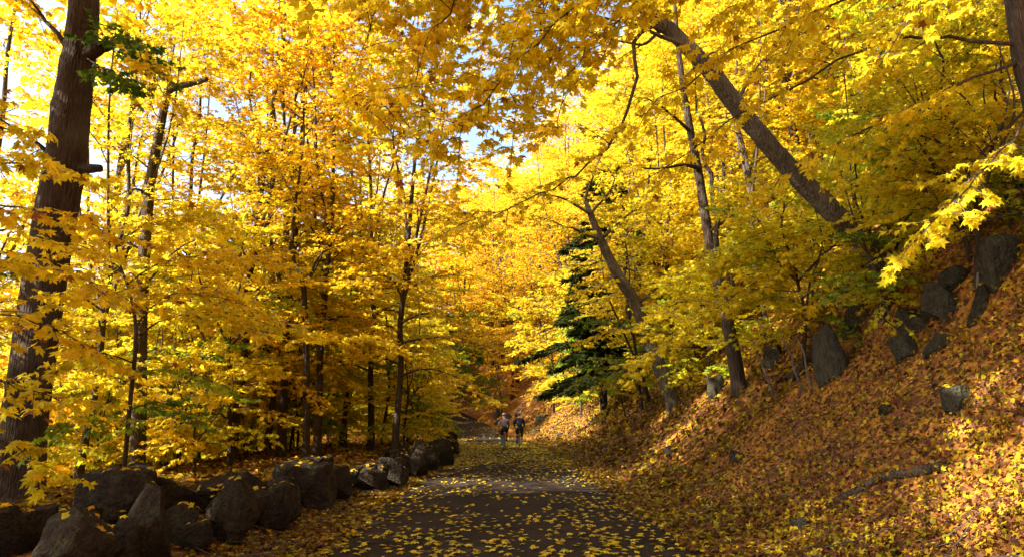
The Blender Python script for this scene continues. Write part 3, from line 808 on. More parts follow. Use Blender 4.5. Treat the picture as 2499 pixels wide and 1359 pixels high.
# ---- right side
bb = hit(2215, 700); Y7 = 13.2
hero('maple_tree', 'big grey trunk leaning left across the upper right, sunlight on its bark', 'tree',
     [Vector((bb.x+.1, Y7, bb.z-.5)), (2130, 620, Y7), (2040, 525, Y7), (1960, 445, Y7), (1890, 370, Y7), (1800, 262, Y7), (1725, 165, Y7), (1640, 80, Y7), (1565, 10, Y7), (1490, -90, Y7), (1400, -260, Y7)],
     [.24, .215, .205, .20, .19, .185, .175, .16, .145, .11, .05],
     [([(1640, 80, Y7), (1560, 92, Y7-.8), (1547, 220, Y7-1), (1500, 330, Y7-1.2), (1430, 415, Y7-1.2), (1330, 475, Y7-1), (1130, 545, Y7-.5)], .055, 1.5, .35, .5, .5),
      ([(1690, 130, Y7), (1600, 80, Y7-.5), (1500, 50, Y7-1), (1370, 35, Y7-1)], .06, 1.2, .3, .4, .6),
      ([(1620, 60, Y7), (1570, 110, Y7-.4), (1500, 100, Y7-.8), (1420, 130, Y7-1)], .05, 1.2, .3, .4, .6),
      ([(1490, -90, Y7), (1380, -60, Y7-1), (1250, 60, Y7-1), (1200, 180, Y7-1)], .05, 1.4, .22, .2, .5),
      ([(1500, -80, Y7), (1400, 60, Y7+1), (1330, 200, Y7+2), (1280, 330, Y7+2)], .05, 1.4, .22, .3, .45),
      ([(1565, 10, Y7), (1640, -200, Y7), (1700, -400, Y7)], .09, 1.8, .3, .3, .6),
      ([(1420, -240, Y7), (1250, -260, Y7-1), (1100, -200, Y7-1)], .05, 1.6, .22, .2, .55),
      ([(1800, 262, Y7), (1860, 150, Y7+.6), (1960, 80, Y7+1)], .05, 1.2, .3, .4, .5)],
     T=L1, leaf=.15, hue=.5, bark=M_BARK_M, seed=71, sides=24, ringw=.05, droop=.35)

ba = hit(1648, 992); Ya = ba.y
print('A', tuple(ba)); ka = Ya/1666
hero('maple_tree', 'slender grey maple leaning left above the slope, near the dark conifer', 'tree',
     [Vector((ba.x+.1, ba.y, ba.z-.4)), (1620, 920, Ya), (1580, 820, Ya), (1552, 740, Ya), (1510, 675, Ya), (1468, 590, Ya), (1440, 520, Ya), (1425, 480, Ya)],
     [20*ka, 18*ka, 16*ka, 15*ka, 14*ka, 11*ka, 8*ka, 3*ka],
     [([(1468, 590, Ya), (1400, 560, Ya-1), (1290, 520, Ya-2)], 6*ka, .7, .24, .2, .5),
      ([(1440, 520, Ya), (1360, 480, Ya-1), (1260, 470, Ya-1)], 5*ka, 1.4, .5, .3, .5),
      ([(1510, 675, Ya), (1440, 700, Ya-2), (1380, 720, Ya-3)], 4*ka, .7, .2, .2, .55),
      ([(1552, 740, Ya), (1620, 690, Ya-1), (1700, 650, Ya-2)], 5*ka, 1.3, .2, .2, .45),
      ([(1468, 590, Ya), (1540, 520, Ya-1), (1620, 480, Ya-2)], 5*ka, 1.4, .2, .2, .45),
      ([(1430, 490, Ya), (1480, 360, Ya-1), (1560, 330, Ya-1)], 4*ka, 1.4, .2, .2, .5),
      ([(1580, 820, Ya), (1500, 800, Ya-2), (1430, 830, Ya-3)], 4*ka, .7, .22, .3, .5),
      ([(1440, 520, Ya), (1500, 440, Ya-2), (1450, 380, Ya-3)], 4*ka, .8, .3, .2, .48)],
     T=L1, leaf=.16, bark=M_BARK_M, seed=81, sides=12)

bB = hit(1808, 955); YB = bB.y
print('B', tuple(bB)); kB = YB/1666
hero('maple_tree', 'pale double stemmed maple rising from the leafy slope under the big leaning trunk', 'tree',
     [Vector((bB.x, bB.y, bB.z-.4)), (1785, 830, YB), (1755, 700, YB), (1728, 570, YB), (1706, 430, YB), (1685, 320, YB), (1665, 200, YB), (1650, 60, YB), (1640, -100, YB)],
     [19*kB, 16*kB, 14*kB, 12*kB, 11*kB, 10*kB, 8*kB, 6*kB, 3*kB],
     [([(1750, 690, YB), (1748, 560, YB-.4), (1732, 440, YB-.4), (1715, 330, YB-.3), (1700, 200, YB), (1690, 40, YB)], 9*kB, 1.4, .5, .6, .5),
      ([(1706, 420, YB), (1690, 405, YB-.5), (1600, 412, YB-1), (1520, 400, YB-1.5)], 7*kB, .7, .4, .4, .5),
      ([(1685, 320, YB), (1600, 250, YB-1), (1520, 230, YB-2)], 5*kB, 1.5, .22, .2, .5),
      ([(1665, 200, YB), (1740, 130, YB-1), (1830, 80, YB-2)], 5*kB, 1.5, .22, .2, .55),
      ([(1728, 570, YB), (1810, 520, YB-1), (1880, 520, YB-2)], 5*kB, 1.4, .22, .2, .45),
      ([(1770, 760, YB), (1850, 720, YB-1), (1930, 740, YB-2)], 4*kB, 1.2, .2, .2, .45),
      ([(1770, 760, YB), (1700, 730, YB-1.5), (1610, 760, YB-3)], 4*kB, 1.2, .2, .2, .5)],
     T=L1, leaf=.16, bark=M_BARK, seed=91, sides=14)

# trunks standing higher up the hillside
for q, (px, py, Y, k, s, tl, lab) in enumerate([
        (1770, 480, 27, 1, 1.0, (0, -.02), 'straight slender trunk just left of the big leaning trunk on the right hillside'),
        (1868, 430, 33, 1, 1.0, (0, -.05), 'slender dark trunk crossing behind the middle of the big leaning trunk'),
        (1958, 500, 26, 2, 1.15, (0, 0), 'straight thick dark trunk behind the top of the right hillside'),
        (2205, 345, 24, 2, 1.0, (0, -.14), 'dark trunk leaning left high on the hillside, right of the straight thick one'),
        (1560, 700, 34, 0, 1.0, (0, 0), 'maple on the hillside behind the slender leaning trunk'),
        (1625, 690, 30, 1, 1.0, (0, 0), 'dark slim maple right behind the slender leaning one')]):
    w = P(px, py, Y)
    put_tree(TALL[k], 'maple_tree', lab, 'tree', (w.x, Y, H(w.x, Y)-.3), q*1.3, s, warm(), tilt=tl)
    placed.append((w.x, Y))

# thin sapling on the right whose sprays fill the middle right
Ys = 10.2; _h = hit(2118, 700); DY = _h.y-Ys; Ys = _h.y
print('S', tuple(_h))
hero('maple_sapling', 'thin sapling in the right foreground, golden green sprays reaching left over the slope', 'sapling',
     [Vector((_h.x, Ys, _h.z-.2)), (2100, 620, Ys), (2078, 450, Ys), (2072, 320, Ys), (2060, 180, Ys), (2045, 60, Ys)],
     [.028, .024, .02, .018, .014, .008],
     [([(2090, 590, Ys), (1960, 620, 10.4+DY), (1800, 720, 10.8+DY), (1640, 820, 11.2+DY), (1550, 890, 11.4+DY)], .016, 1.3, .14, .15, .46),
      ([(2085, 540, Ys), (1950, 540, 10.6+DY), (1800, 600, 11.2+DY), (1650, 690, 11.8+DY)], .016, 1.3, .14, .15, .42),
      ([(2086, 560, Ys), (1960, 560, 10.4+DY), (1850, 610, 10.8+DY), (1740, 650, 11.2+DY)], .014, .8, .15, .2, .45),
      ([(2075, 400, Ys), (2180, 380, 10+DY), (2320, 420, 9.6+DY), (2450, 480, 9.2+DY)], .014, 1.3, .15, .15, .32),
      ([(2088, 560, Ys), (2180, 540, 9.8+DY), (2290, 560, 9.4+DY), (2400, 610, 9+DY)], .012, 1.1, .16, .15, .36),
      ([(2066, 250, Ys), (2150, 200, 10+DY), (2260, 210, 9.8+DY), (2380, 260, 9.6+DY)], .012, 1.2, .16, .2, .40),
      ([(2080, 480, Ys), (2170, 450, 9.9+DY), (2290, 470, 9.6+DY), (2420, 540, 9.3+DY)], .013, 1.3, .14, .15, .34),
      ([(2076, 430, Ys), (2150, 330, 9.9+DY), (2260, 320, 9.6+DY), (2400, 370, 9.3+DY)], .013, 1.3, .15, .15, .38),
      ([(2088, 590, Ys), (2150, 600, 9.9+DY), (2230, 640, 9.6+DY), (2300, 690, 9.3+DY)], .012, 1.1, .15, .15, .36),
      ([(2090, 600, Ys), (2050, 660, 9.6+DY), (1990, 740, 9.2+DY)], .01, .7, .16, .2, .35),
      ([(2055, 140, Ys), (1980, 90, 10.4+DY), (1900, 60, 10.8+DY)], .01, 1.1, .17, .2, .5),
      ([(2050, 100, Ys), (2150, 60, 10+DY), (2250, 60, 9.8+DY)], .01, 1.1, .17, .2, .45)],
     T=L1, leaf=.16, seed=101, droop=.5, singles=150, sides=8)

for px, py, k, s_, lab in [(2190, 695, 2, .95, 'yellow green sapling hiding the foot of the big leaning trunk'), (1700, 925, 0, .8, 'golden sapling between the slender leaning maple and the double stemmed one'), (1870, 870, 0, .75, 'golden sapling above the bare stems, right of the double stemmed maple'), (1590, 940, 2, 1.0, 'low yellow sapling left of the slender leaning maple foot'), (2390, 720, 1, .72, 'leafy yellow green sapling among the dark rocks near the right edge'), (2195, 760, 2, .6, 'tiny golden sapling on top of the outcrop'), (1965, 905, 1, .72, 'broad golden sapling behind the bare pale stems'), (1730, 965, 0, .85, 'golden sapling just left of the double stemmed maple'), (2370, 640, 2, 1.0, 'yellow green sapling above the rocky outcrop at the right'), (2470, 560, 0, .7, 'yellow green sapling at the right edge above the dark rocks'),
                       (2165, 800, 1, .62, 'small golden sapling in front of the big leaning trunk, above the bare stems'), (1985, 760, 2, .8, 'low golden sapling above the tall mossy boulder')]:
    g_ = hit(px, py); placed.append((g_.x, g_.y))
    put_tree(LOW[k], 'maple_sapling', lab, 'sapling', (g_.x, g_.y, g_.z-.1), px*.37, s_, (.88, .95, 1, 1))

# trunk in the top right corner: long limbs reach over the road
Yg = 8.6
bg_ = P(2560, 430, Yg)
hero('maple_tree', 'dark trunk cut by the top right corner, long limbs hanging gold leaves over the road', 'tree',
     [Vector((bg_.x, Yg, H(bg_.x, Yg)-.4)), (2540, 300, Yg), (2500, 150, Yg), (2478, 0, Yg), (2440, -250, Yg), (2380, -600, Yg)],
     [.2, .17, .14, .13, .11, .05],
     [([(2490, 110, Yg), (2350, 100, 8.7), (2180, 95, 8.8), (1960, 195, 9.3), (1750, 320, 9.8), (1560, 450, 10.2)], .03, .7, .26, .2, .5),
      ([(2500, 140, Yg), (2350, 200, 8.6), (2180, 290, 8.8), (1990, 380, 9.2), (1850, 480, 9.5)], .024, .7, .24, .2, .46),
      ([(2470, -60, Yg), (2150, -20, 8.6), (1900, 70, 8.8), (1700, 180, 9), (1540, 300, 9)], .03, .8, .26, .25, .5),
      ([(2530, 260, Yg), (2450, 360, 8.0), (2350, 470, 7.6), (2230, 590, 7.4)], .018, .55, .15, .3, .42),
      ([(2430, -280, Yg), (2000, -260, 8.4), (1600, -110, 8), (1330, 60, 7.8), (1200, 230, 7.8), (1120, 380, 7.8)], .035, 1.25, .105, .35, .50),
      ([(2420, -330, Yg), (1900, -350, 8.2), (1400, -200, 7.8), (1130, 0, 7.6), (1000, 200, 7.5), (960, 350, 7.5)], .035, 1.25, .105, .4, .54),
      ([(2400, -400, Yg), (1800, -420, 8), (1250, -250, 7.6), (980, -40, 7.4), (880, 130, 7.4)], .035, 1.15, .11, .45, .52),
      ([(2410, -380, Yg), (1850, -400, 8.6), (1350, -260, 8.6), (1080, -60, 8.6), (1060, 180, 8.8), (1050, 320, 8.8)], .035, 1.2, .11, .45, .46),
      ([(2420, -330, Yg), (1950, -320, 8.8), (1550, -200, 9), (1350, -20, 9.2), (1270, 180, 9.4), (1250, 360, 9.4)], .03, 1.2, .115, .4, .50),
      ([(2430, -280, Yg), (2000, -200, 8.4), (1700, -80, 8), (1480, 60, 7.8), (1380, 220, 7.8), (1340, 330, 7.8)], .03, 1.0, .15, .3, .46),
      ([(2440, -200, Yg), (2200, -150, 8.2), (1950, -60, 8), (1750, 40, 8)], .03, .8, .22, .3, .46),
      ([(2460, -100, Yg), (2380, -80, 8), (2250, 20, 7.5), (2150, 140, 7.3)], .02, .7, .17, .3, .42)],
     T=L1, leaf=.145, hue=.52, seed=111, droop=.7, singles=300, sides=14, tg=.15)

# the conifer
def conifer():
    Y = 37.0; px = 1472
    w = P(px, 860, Y); b = Vector((w.x, Y, H(w.x, Y)-.3)); top = P(1490, 400, Y)
    print('conifer base z', b.z, w.z)
    root = empty('conifer_tree', 'dark green conifer with drooping boughs among the yellow trees right of the road', 'tree', b)
    tp = top-b; Ht = tp.z
    path = smooth_path([Vector((0, 0, 0)), Vector((tp.x*.2-.2, 0, Ht*.33)), Vector((tp.x*.6, 0, Ht*.66)), tp], 20)
    g = Geo(); g.tube(path, np.linspace(.24, .02, 20), 9, wob=.05, seed=3)
    link('trunk', g.mesh('conifer_trunk', M_BARK), None, root)
    r = np.random.default_rng(5)
    n = 95
    for i in range(n):
        f = (i+.5)/n
        z = Ht*(0.16+0.82*f)
        c = np.array([np.interp(z, path[:, 2], path[:, 0]), np.interp(z, path[:, 2], path[:, 1]), z])
        a = i*2.399+r.normal(0, .5)
        le = (3.3*(1-f)**0.4+.4)*r.uniform(.4, 1.2)*(1.1 if math.cos(a) < 0 else .8)
        dh = np.array([math.cos(a), math.sin(a), 0])
        bp_ = smooth_path([c, c+dh*le*.35+[0, 0, -.02*le], c+dh*le*.7+[0, 0, -.16*le], c+dh*le+[0, 0, -.24*le]], 8)
        bg2 = Geo(); bg2.tube(bp_, np.linspace(.03, .006, 8), 4, cap=False)
        bo = link('bough', bg2.mesh('bough_mesh', M_TWIG), None, root)
        m = int(le/.17)
        t = r.uniform(.12, 1, m*9); base = np.stack([np.interp(t, np.linspace(0, 1, 8), bp_[:, k]) for k in range(3)], -1)
        sg = np.sign(r.normal(0, 1, len(t))); sdv = np.array([-dh[1], dh[0], 0])
        tl = (1-t)*0.9*le*.45+.25
        d = dh*.65+sdv*sg[:, None]*.8; d /= np.linalg.norm(d, axis=1)[:, None]
        q = r.uniform(0, 1, len(t))
        # needles: several short tufts along each side twig
        P_, D_, = [], []
        for s_ in (0.1, .3, .5, .7, .9):
            P_.append(base+d*(tl*s_)[:, None]+np.array([0, 0, -1])*(0.12*tl*s_)[:, None]); D_.append(d+r.normal(0, .35, d.shape)+np.array([0, 0, -.25]))
        P_ = np.vstack(P_); D_ = np.vstack(D_)
        col = np.array([.028, .040, .007])*r.uniform(.6, 1.5, (len(P_), 1))
        nn = np.tile([0, 0, 1.0], (len(P_), 1))+r.normal(0, .4, (len(P_), 3))
        link('needles', leaves_mesh('needles_mesh', NEEDLE_W, P_, D_, nn, r.uniform(.2, .42, len(P_)), col, M_NEEDLE), None, bo, kind='stuff')
NEEDLE_W = (np.array([(-.10, 0, 0), (.10, 0, 0), (.14, .5, -.02), (0, 1, -.12), (-.14, .5, -.02)]), np.array([[0, 1, 2], [0, 2, 4], [4, 2, 3]]))
conifer()

# small green and orange trees beyond the bend
def green(): return (0.16, 0.38, 1.0, 1)
for px, py, Y, pr, s, colr, lab in [
        (1108, 960, 64, LOW[1], 1.5, (0.13, 0.33, 1, 1), 'dark green leafy tree beyond the bend where the road disappears'),
        (1150, 960, 74, LOW[0], 1.3, (0.2, 0.45, 1, 1), 'smaller green tree right beside the dark green one beyond the bend'),
        (1225, 975, 62, LOW[1], 1.1, (1, .72, 1, 1), 'orange tree on the bank right of the distant road'),
        (1290, 985, 54, LOW[0], 1.0, (.9, .8, 1, 1), 'orange yellow sapling above the rocks behind the riders'),
        (1195, 978, 66, LOW[2], 1.0, (.7, .95, 1, 1), 'low lime green bush above the pale rock by the distant road'),
        (1255, 990, 55, LOW[2], .9, (.65, .95, 1, 1), 'lime green bush on the bank behind the two riders'),
        (1345, 930, 47, LOW[2], 1.5, (.22, .5, 1, 1), 'green bush under the dark conifer'),
        (1490, 960, 33, LOW[2], 1.0, (.25, .5, 1, 1), 'small green sapling at the foot of the slender leaning trunk'),
        (1390, 900, 41, LOW[0], 1.0, (.3, .6, 1, 1), 'taller green sapling right beside the conifer trunk'),
        (1075, 1050, 38, LOW[0], .9, (1, .9, 1, 1), 'yellow sapling hanging over the left kerb near the bend'),
        (1020, 1050, 33, LOW[1], .9, (1, .9, 1, 1), 'yellow maple overhanging the end of the wall'),
        (985, 1080, 27, LOW[0], 1.0, (1, 1, 1, 1), 'low yellow sapling behind the end of the wall')]:
    w = P(px, py, Y)
    x = w.x
    if px < 1100 and Y < 45: x = min(x, float(xc(Y))-4.0)
    if px > 1240: x = max(x, float(xc(Y))+6.2)
    put_tree(pr, 'maple_sapling' if 'bush' not in lab else 'leafy_bush', lab, 'bush' if 'bush' in lab else 'sapling', (x, Y, H(x, Y)-.1), px*.7, s, colr)
# ------------------------------------------------------------------ stones
def rock_mesh(seed, sub=4, tall=1.0):
    import bmesh
    r = np.random.default_rng(seed)
    bm = bmesh.new(); bmesh.ops.create_icosphere(bm, subdivisions=sub, radius=1.0)
    V = np.array([v.co[:] for v in bm.verts])
    V = V/np.abs(V).max(1)[:, None]**0.62
    for k in range(10):
        nrm = r.normal(0, 1, 3); nrm[2] *= .8; nrm /= np.linalg.norm(nrm); dd = r.uniform(.58, .98)
        dt = V@nrm-dd; m = dt > 0; V[m] -= nrm*dt[m, None]
    V *= np.array([1, .85, tall])
    V[:, 0] += .22*r.normal()*V[:, 2]; V[:, :2] *= (1-.14*r.random()*V[:, 2:3])
    for i, v in enumerate(bm.verts):
        c = Vector(V[i]); o_ = Vector((seed*3.1, 0, 0))
        v.co = c*(1+0.09*noise.fractal(c*1.6+o_, 1.0, 2.0, 3)+0.035*noise.noise(c*6+o_))
    me = bpy.data.meshes.new('rock_%d' % seed); bm.to_mesh(me); bm.free()
    me.polygons.foreach_set('use_smooth', [True]*len(me.polygons))
    me.set_sharp_from_angle(angle=math.radians(28))
    me.materials.append(M_STONE)
    return me
ROCKS = [rock_mesh(s) for s in range(8)]
ROCKT = [rock_mesh(20+s, 4, 1.2) for s in range(4)]
def recolour(me):
    m_ = me.copy(); m_.materials.clear(); m_.materials.append(M_STONE_B); return m_
SLR = [recolour(q) for q in ROCKS]; SLT = [recolour(q) for q in ROCKT]
wall = empty('stone_wall', 'row of dark rough boulders set as a low wall along the left edge of the road', 'wall', (0, 0, 0))
# foot pixel x, foot y, top y, width, kind, tilt
WL = [(150, 1440, 1222, 215, 0, .55), (240, 1420, 1262, 120, 1, .2), (322, 1400, 1166, 150, 0, -.1), (415, 1330, 1205, 115, 1, .3), (455, 1345, 1265, 100, 1, 0),
      (538, 1322, 1152, 125, 0, -.15), (600, 1285, 1180, 85, 1, .2), (655, 1290, 1162, 120, 0, .15), (745, 1240, 1120, 160, 1, 0), (812, 1222, 1130, 80, 0, -.2),
      (880, 1200, 1138, 105, 1, .1), (915, 1185, 1112, 50, 0, .3), (960, 1188, 1112, 85, 1, -.1), (1018, 1166, 1064, 62, 0, .1), (1050, 1152, 1085, 55, 1, 0), (1078, 1138, 1062, 48, 0, .1)]
rr = random.Random(4)
def add_stone(c, sx, sy, sz, kind, tilt=0, rz=None, label=None):
    me = (ROCKT if kind == 0 else ROCKS)[rr.randrange(4 if kind == 0 else 8)]
    o = link('stone', me, None, wall, loc=c, rot=(rr.uniform(-.15, .15), tilt, rz if rz is not None else rr.uniform(0, 6.28)), scale=(sx, sy, sz))
    return o
for px, fy, ty, w, kind, tilt in WL:
    d = (EYE-0.02)/((fy-1018.6)/F)*1.0
    d *= 1.0
    g = P(px, fy, d); d = g.y
    # foot on the terrain
    for _ in range(6):
        g = P(px, fy, d); e = g.z-H(g.x, g.y)
        d = d*(1+e/EYE*0.7)
    g = P(px, fy, d)
    top = P(px, ty+.16*(fy-ty), g.y).z; hgt = top-H(g.x, g.y); hw = w*g.y/F*.5*1.0
    add_stone((g.x, g.y+hw*.5, H(g.x, g.y)+hgt*.42), hw*1.05, hw*1.05, hgt*.60/(1.05 if kind == 0 else .85)*(.95 if kind == 0 else 1.0), kind, tilt)
# filler stones low between and behind the big ones, and the wall going on towards the bend
def wall_x(y): return float(xc(y))-2.75-max(0, 16.5-y)*0.185-0.25*math.sin(y*.35)*(y > 20)
y = 4.6
while y < 31:
    y += rr.uniform(.22, .5)
    x = wall_x(y)-rr.uniform(.1, .7); s_ = rr.uniform(.22, .40)
    add_stone((x, y+.3, H(x, y)+s_*.5), s_*rr.uniform(.9, 1.4), s_, s_*rr.uniform(.7, 1.1), rr.randrange(2), rr.uniform(-.3, .3))
y = 30.5
while y < 64:
    s_ = rr.uniform(.28, .5); y += s_*1.35
    x = float(xc(y))-2.95+rr.uniform(-.15, .15)
    add_stone((x, y, H(x, y)+s_*.5), s_*rr.uniform(.9, 1.3), s_, s_*rr.uniform(.8, 1.3), rr.randrange(2), rr.uniform(-.3, .3))

# rocks on the slope: pixel foot centre, width px, height px, label
RK = [(2235, 815, 130, 110, 'largest grey rock of the outcrop on the right slope, flat pale face towards the road'),
      (2215, 870, 95, 70, 'squat grey rock directly below the largest rock of the outcrop'),
      (2035, 925, 100, 140, 'tall pale mossy boulder standing on the slope behind two bare thin stems'),
      (2100, 790, 100, 80, 'dark rock between the tall mossy boulder and the outcrop'),
      (2320, 760, 130, 90, 'dark rock set into the slope right of the largest outcrop rock'),
      (2450, 690, 170, 130, 'big dark rock high at the right edge of the photo'),
      (2300, 850, 90, 50, 'low rock lodged under the right end of the outcrop'),
      (2395, 770, 60, 80, 'narrow upright rock beside a pale stem near the right edge'),
      (2350, 690, 120, 60, 'dark ledge rock above the outcrop near the top right of the slope'),
      (2350, 990, 120, 70, 'dark rounded rock half buried in leaves low at the right'),
      (1795, 1130, 52, 34, 'lone small rock in the litter in the middle of the slope'),
      (1642, 1108, 40, 24, 'small dark stone low on the slope right of the road'),
      (1955, 1292, 70, 34, 'dull brown stone almost covered by leaves at the foot of the slope'),
      (1890, 900, 60, 60, 'dark rock behind the bare stems at the middle of the slope'),
      (1752, 965, 50, 50, 'small rock left of the pale double stem maple'),
      (2170, 1010, 40, 24, 'little stone in the litter below the outcrop'),
      (1211, 1020, 20, 24, 'dark upright rock by the distant roadside behind the left rider'),
      (1238, 1022, 26, 16, 'grey flat topped rock right beside the dark upright one by the road'),
      (1214, 1036, 18, 16, 'pale block at the road edge just left of the riders'),
      (1258, 1034, 24, 14, 'dark stone between the heads of the two riders'),
      (1268, 1012, 34, 14, 'flat dark slab on the bank above the right rider'),
      (1318, 1034, 46, 26, 'broad mossy rock on the bank right of the right rider'),
      (1190, 983, 18, 20, 'pale rounded rock far up the bank by the distant road'),
      (1175, 992, 26, 20, 'dark rock just left of the pale rounded one far up the bank'),
      (1205, 972, 22, 16, 'dark rock behind the pale rounded one far up the bank'),
      (1306, 1058, 22, 14, 'small stone on the bank below the broad mossy rock'),
      (1368, 1062, 24, 14, 'small stone in the sunlit litter right of the riders')]
for k, (px, fy, w, h_, lab) in enumerate(RK):
    g = hit(px, fy); s_ = g.y/F
    hw = w*s_*(.42 if w > 60 else .5); hz = h_*s_*.72
    me = (SLT if h_ > w*.9 else SLR)[k % (4 if h_ > w*.9 else 8)]
    o = link('boulder', me, None, None, loc=(g.x+hw*.2, g.y+hw*.45, g.z+hz*.18), rot=(rr.uniform(-.2, .2), rr.uniform(-.3, .1), rr.uniform(0, 6.28)), scale=(hw, hw, hz), label=lab, category='rock', group='rocks scattered on the right slope')

def top_leaves(objs, per, label):
    r_ = np.random.default_rng(9); Ps, Ns = [], []
    for o in objs:
        me = o.data; n_ = len(me.vertices)
        co = np.empty(n_*3, np.float32); me.vertices.foreach_get('co', co); co = co.reshape(-1, 3)
        no = np.empty(n_*3, np.float32); me.vertices.foreach_get('normal', no); no = no.reshape(-1, 3)
        M = np.array(Matrix.LocRotScale(o.location, o.rotation_euler, o.scale)); MI = np.array(Matrix.LocRotScale(None, o.rotation_euler, [1/k for k in o.scale]))[:3, :3]
        w_ = co@M[:3, :3].T+M[:3, 3]; nw = no@MI.T; nw /= np.linalg.norm(nw, axis=1)[:, None]+1e-9
        ok = np.where(nw[:, 2] > .72)[0]
        if len(ok) < 3: continue
        k = min(len(ok), r_.poisson(per*max(.3, o.scale[0]/.4)))
        idx_ = r_.choice(ok, k); Ps.append(w_[idx_]+r_.normal(0, .01, (k, 3))*[1, 1, 0]); Ns.append(nw[idx_])
    Ps = np.vstack(Ps); Ns = np.vstack(Ns); N = len(Ps)
    d = r_.normal(0, 1, (N, 3)); d -= Ns*(d*Ns).sum(1)[:, None]; size = r_.uniform(.08, .14, N)
    pos = Ps+Ns*.015-d/np.linalg.norm(d, axis=1)[:, None]*size[:, None]*.5
    c = palette(r_.normal(.68, .15, N), r_)*r_.uniform(.4, .8, (N, 1))
    link('leaf_litter', leaves_mesh('top_leaves', L1, pos, d, Ns+r_.normal(0, .2, (N, 3)), size, c, M_LITTER), kind='stuff', label=label, category='leaves')
top_leaves([o for o in wall.children], 7, 'fallen leaves caught on top of the wall boulders')
top_leaves([o for o in C.objects if o.name.startswith('boulder')], 8, 'fallen leaves caught on the rocks of the slope')

# ------------------------------------------------------------------ fallen leaves
r = np.random.default_rng(77)
def hue_litter(n, lo, hi): return r.uniform(lo, hi, n)
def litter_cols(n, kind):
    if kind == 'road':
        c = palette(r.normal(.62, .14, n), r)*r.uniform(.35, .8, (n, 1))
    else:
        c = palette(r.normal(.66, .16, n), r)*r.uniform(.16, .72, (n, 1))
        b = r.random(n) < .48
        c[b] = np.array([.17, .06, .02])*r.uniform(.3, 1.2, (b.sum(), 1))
    return c
def terrain_n(X, Y):
    e = .15
    gx = (height(X+e, Y)-height(X-e, Y))/(2*e); gy = (height(X, Y+e)-height(X, Y-e))/(2*e)
    n = np.stack([-gx, -gy, np.ones_like(gx)], -1); return n/np.linalg.norm(n, axis=1)[:, None]
def litter(u, Y, kind, tilt, sz, T, name, lift):
    X = u+xc(Y); Z = road_z(X, Y)
    n = terrain_n(X, Y); n[np.abs(u) < 2.36] = [0, 0, 1]
    nn = n+r.normal(0, tilt, n.shape)
    d = r.normal(0, 1, n.shape); d -= n*(d*n).sum(1)[:, None]
    N = len(u)
    size = r.uniform(*sz, N)
    pos = np.stack([X, Y, Z], -1)+n*(r.uniform(*lift, N)[:, None])
    pos -= d/np.linalg.norm(d, axis=1)[:, None]*size[:, None]*.5
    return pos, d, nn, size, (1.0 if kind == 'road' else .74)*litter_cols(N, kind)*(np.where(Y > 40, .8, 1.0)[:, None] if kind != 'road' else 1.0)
def sampleY(n, y0, y1, p):
    a, b = y0**(1-p), y1**(1-p)
    return (a+(b-a)*r.random(n))**(1/(1-p))
# curled leaf with eight faces for the slope
LC = polar([(90, .60), (60, .30), (35, .55), (0, .30), (-90, .14), (180, .30), (145, .55), (120, .30)], 0.75)
# on the asphalt
n = 3600
Y = sampleY(n, 5.5, 44, 1.2); u = r.uniform(-2.36, 2.36, n)
cl = 1.2*vnoise(u, Y, 1.7, 31)+0.8*vnoise(u, Y, 4.1, 32)+1.1*(np.abs(u)/2.36)**3+np.clip((Y-20)/22, 0, 1)*.8
keep = cl > r.normal(-.25, .5, n); u = u[keep]; Y = Y[keep]
pos, d, nn, size, col = litter(u, Y, 'road', .16, (.075, .14), L1, 'x', (.012, .03))
vis = in_frame(pos, -.005); order = np.argsort(np.where(vis, pos[:, 1], 1e9))[:300]
pool = []
for k in range(12):
    Vt = L0[0].copy(); Vt[:, 2] *= r.uniform(.4, 1.6); Vt[:, 2] += r.uniform(-.12, .12)*Vt[:, 0]*Vt[:, 1]+.04
    pool.append(leaves_mesh('fallen_leaf_shape', (Vt, L0[1]), np.zeros((1, 3)), np.array([[0, 1., 0]]), np.array([[0, 0, 1.]]), np.ones(1), litter_cols(1, 'road'), M_LITTER))
for q in order:
    dv = Vector(d[q]).normalized(); nv = Vector(nn[q]); nv = (nv-dv*nv.dot(dv)).normalized(); sv = dv.cross(nv)
    M = Matrix((sv, dv, nv)).transposed().to_4x4(); M.translation = Vector(pos[q])
    o = link('fallen_leaf', pool[int(q) % 12], label='single yellow maple leaf lying on the dark asphalt in the foreground', category='leaf', group='fallen leaves on the near asphalt')
    o.matrix_world = M @ Matrix.Scale(float(size[q]), 4)
keep = np.ones(len(pos), bool); keep[order] = False
link('fallen_leaves', leaves_mesh('road_leaves', L1, pos[keep], d[keep], nn[keep], size[keep], col[keep], M_LITTER), kind='stuff', label='yellow maple leaves strewn over the dark asphalt of the road', category='leaves')
# many small far leaves on the asphalt
n = 12000
Y = r.uniform(22, 62, n); u = r.uniform(-2.4, 2.4, n)
keep = vnoise(u, Y, 1.0, 8)+.6*vnoise(u, Y, 2.7, 33)+.9*np.abs(u)/2.4-np.clip((Y-42)/6, 0, 1)*.9 > r.normal(.15, .5, n); u = u[keep]; Y = Y[keep]
L = litter(u, Y, 'road', .2, (.09, .16), L2, 'x', (.012, .03))
link('fallen_leaves', leaves_mesh('far_road_leaves', L2, *L, M_LITTER), kind='stuff', label='thick scatter of leaves on the sunlit road around the riders', category='leaves')
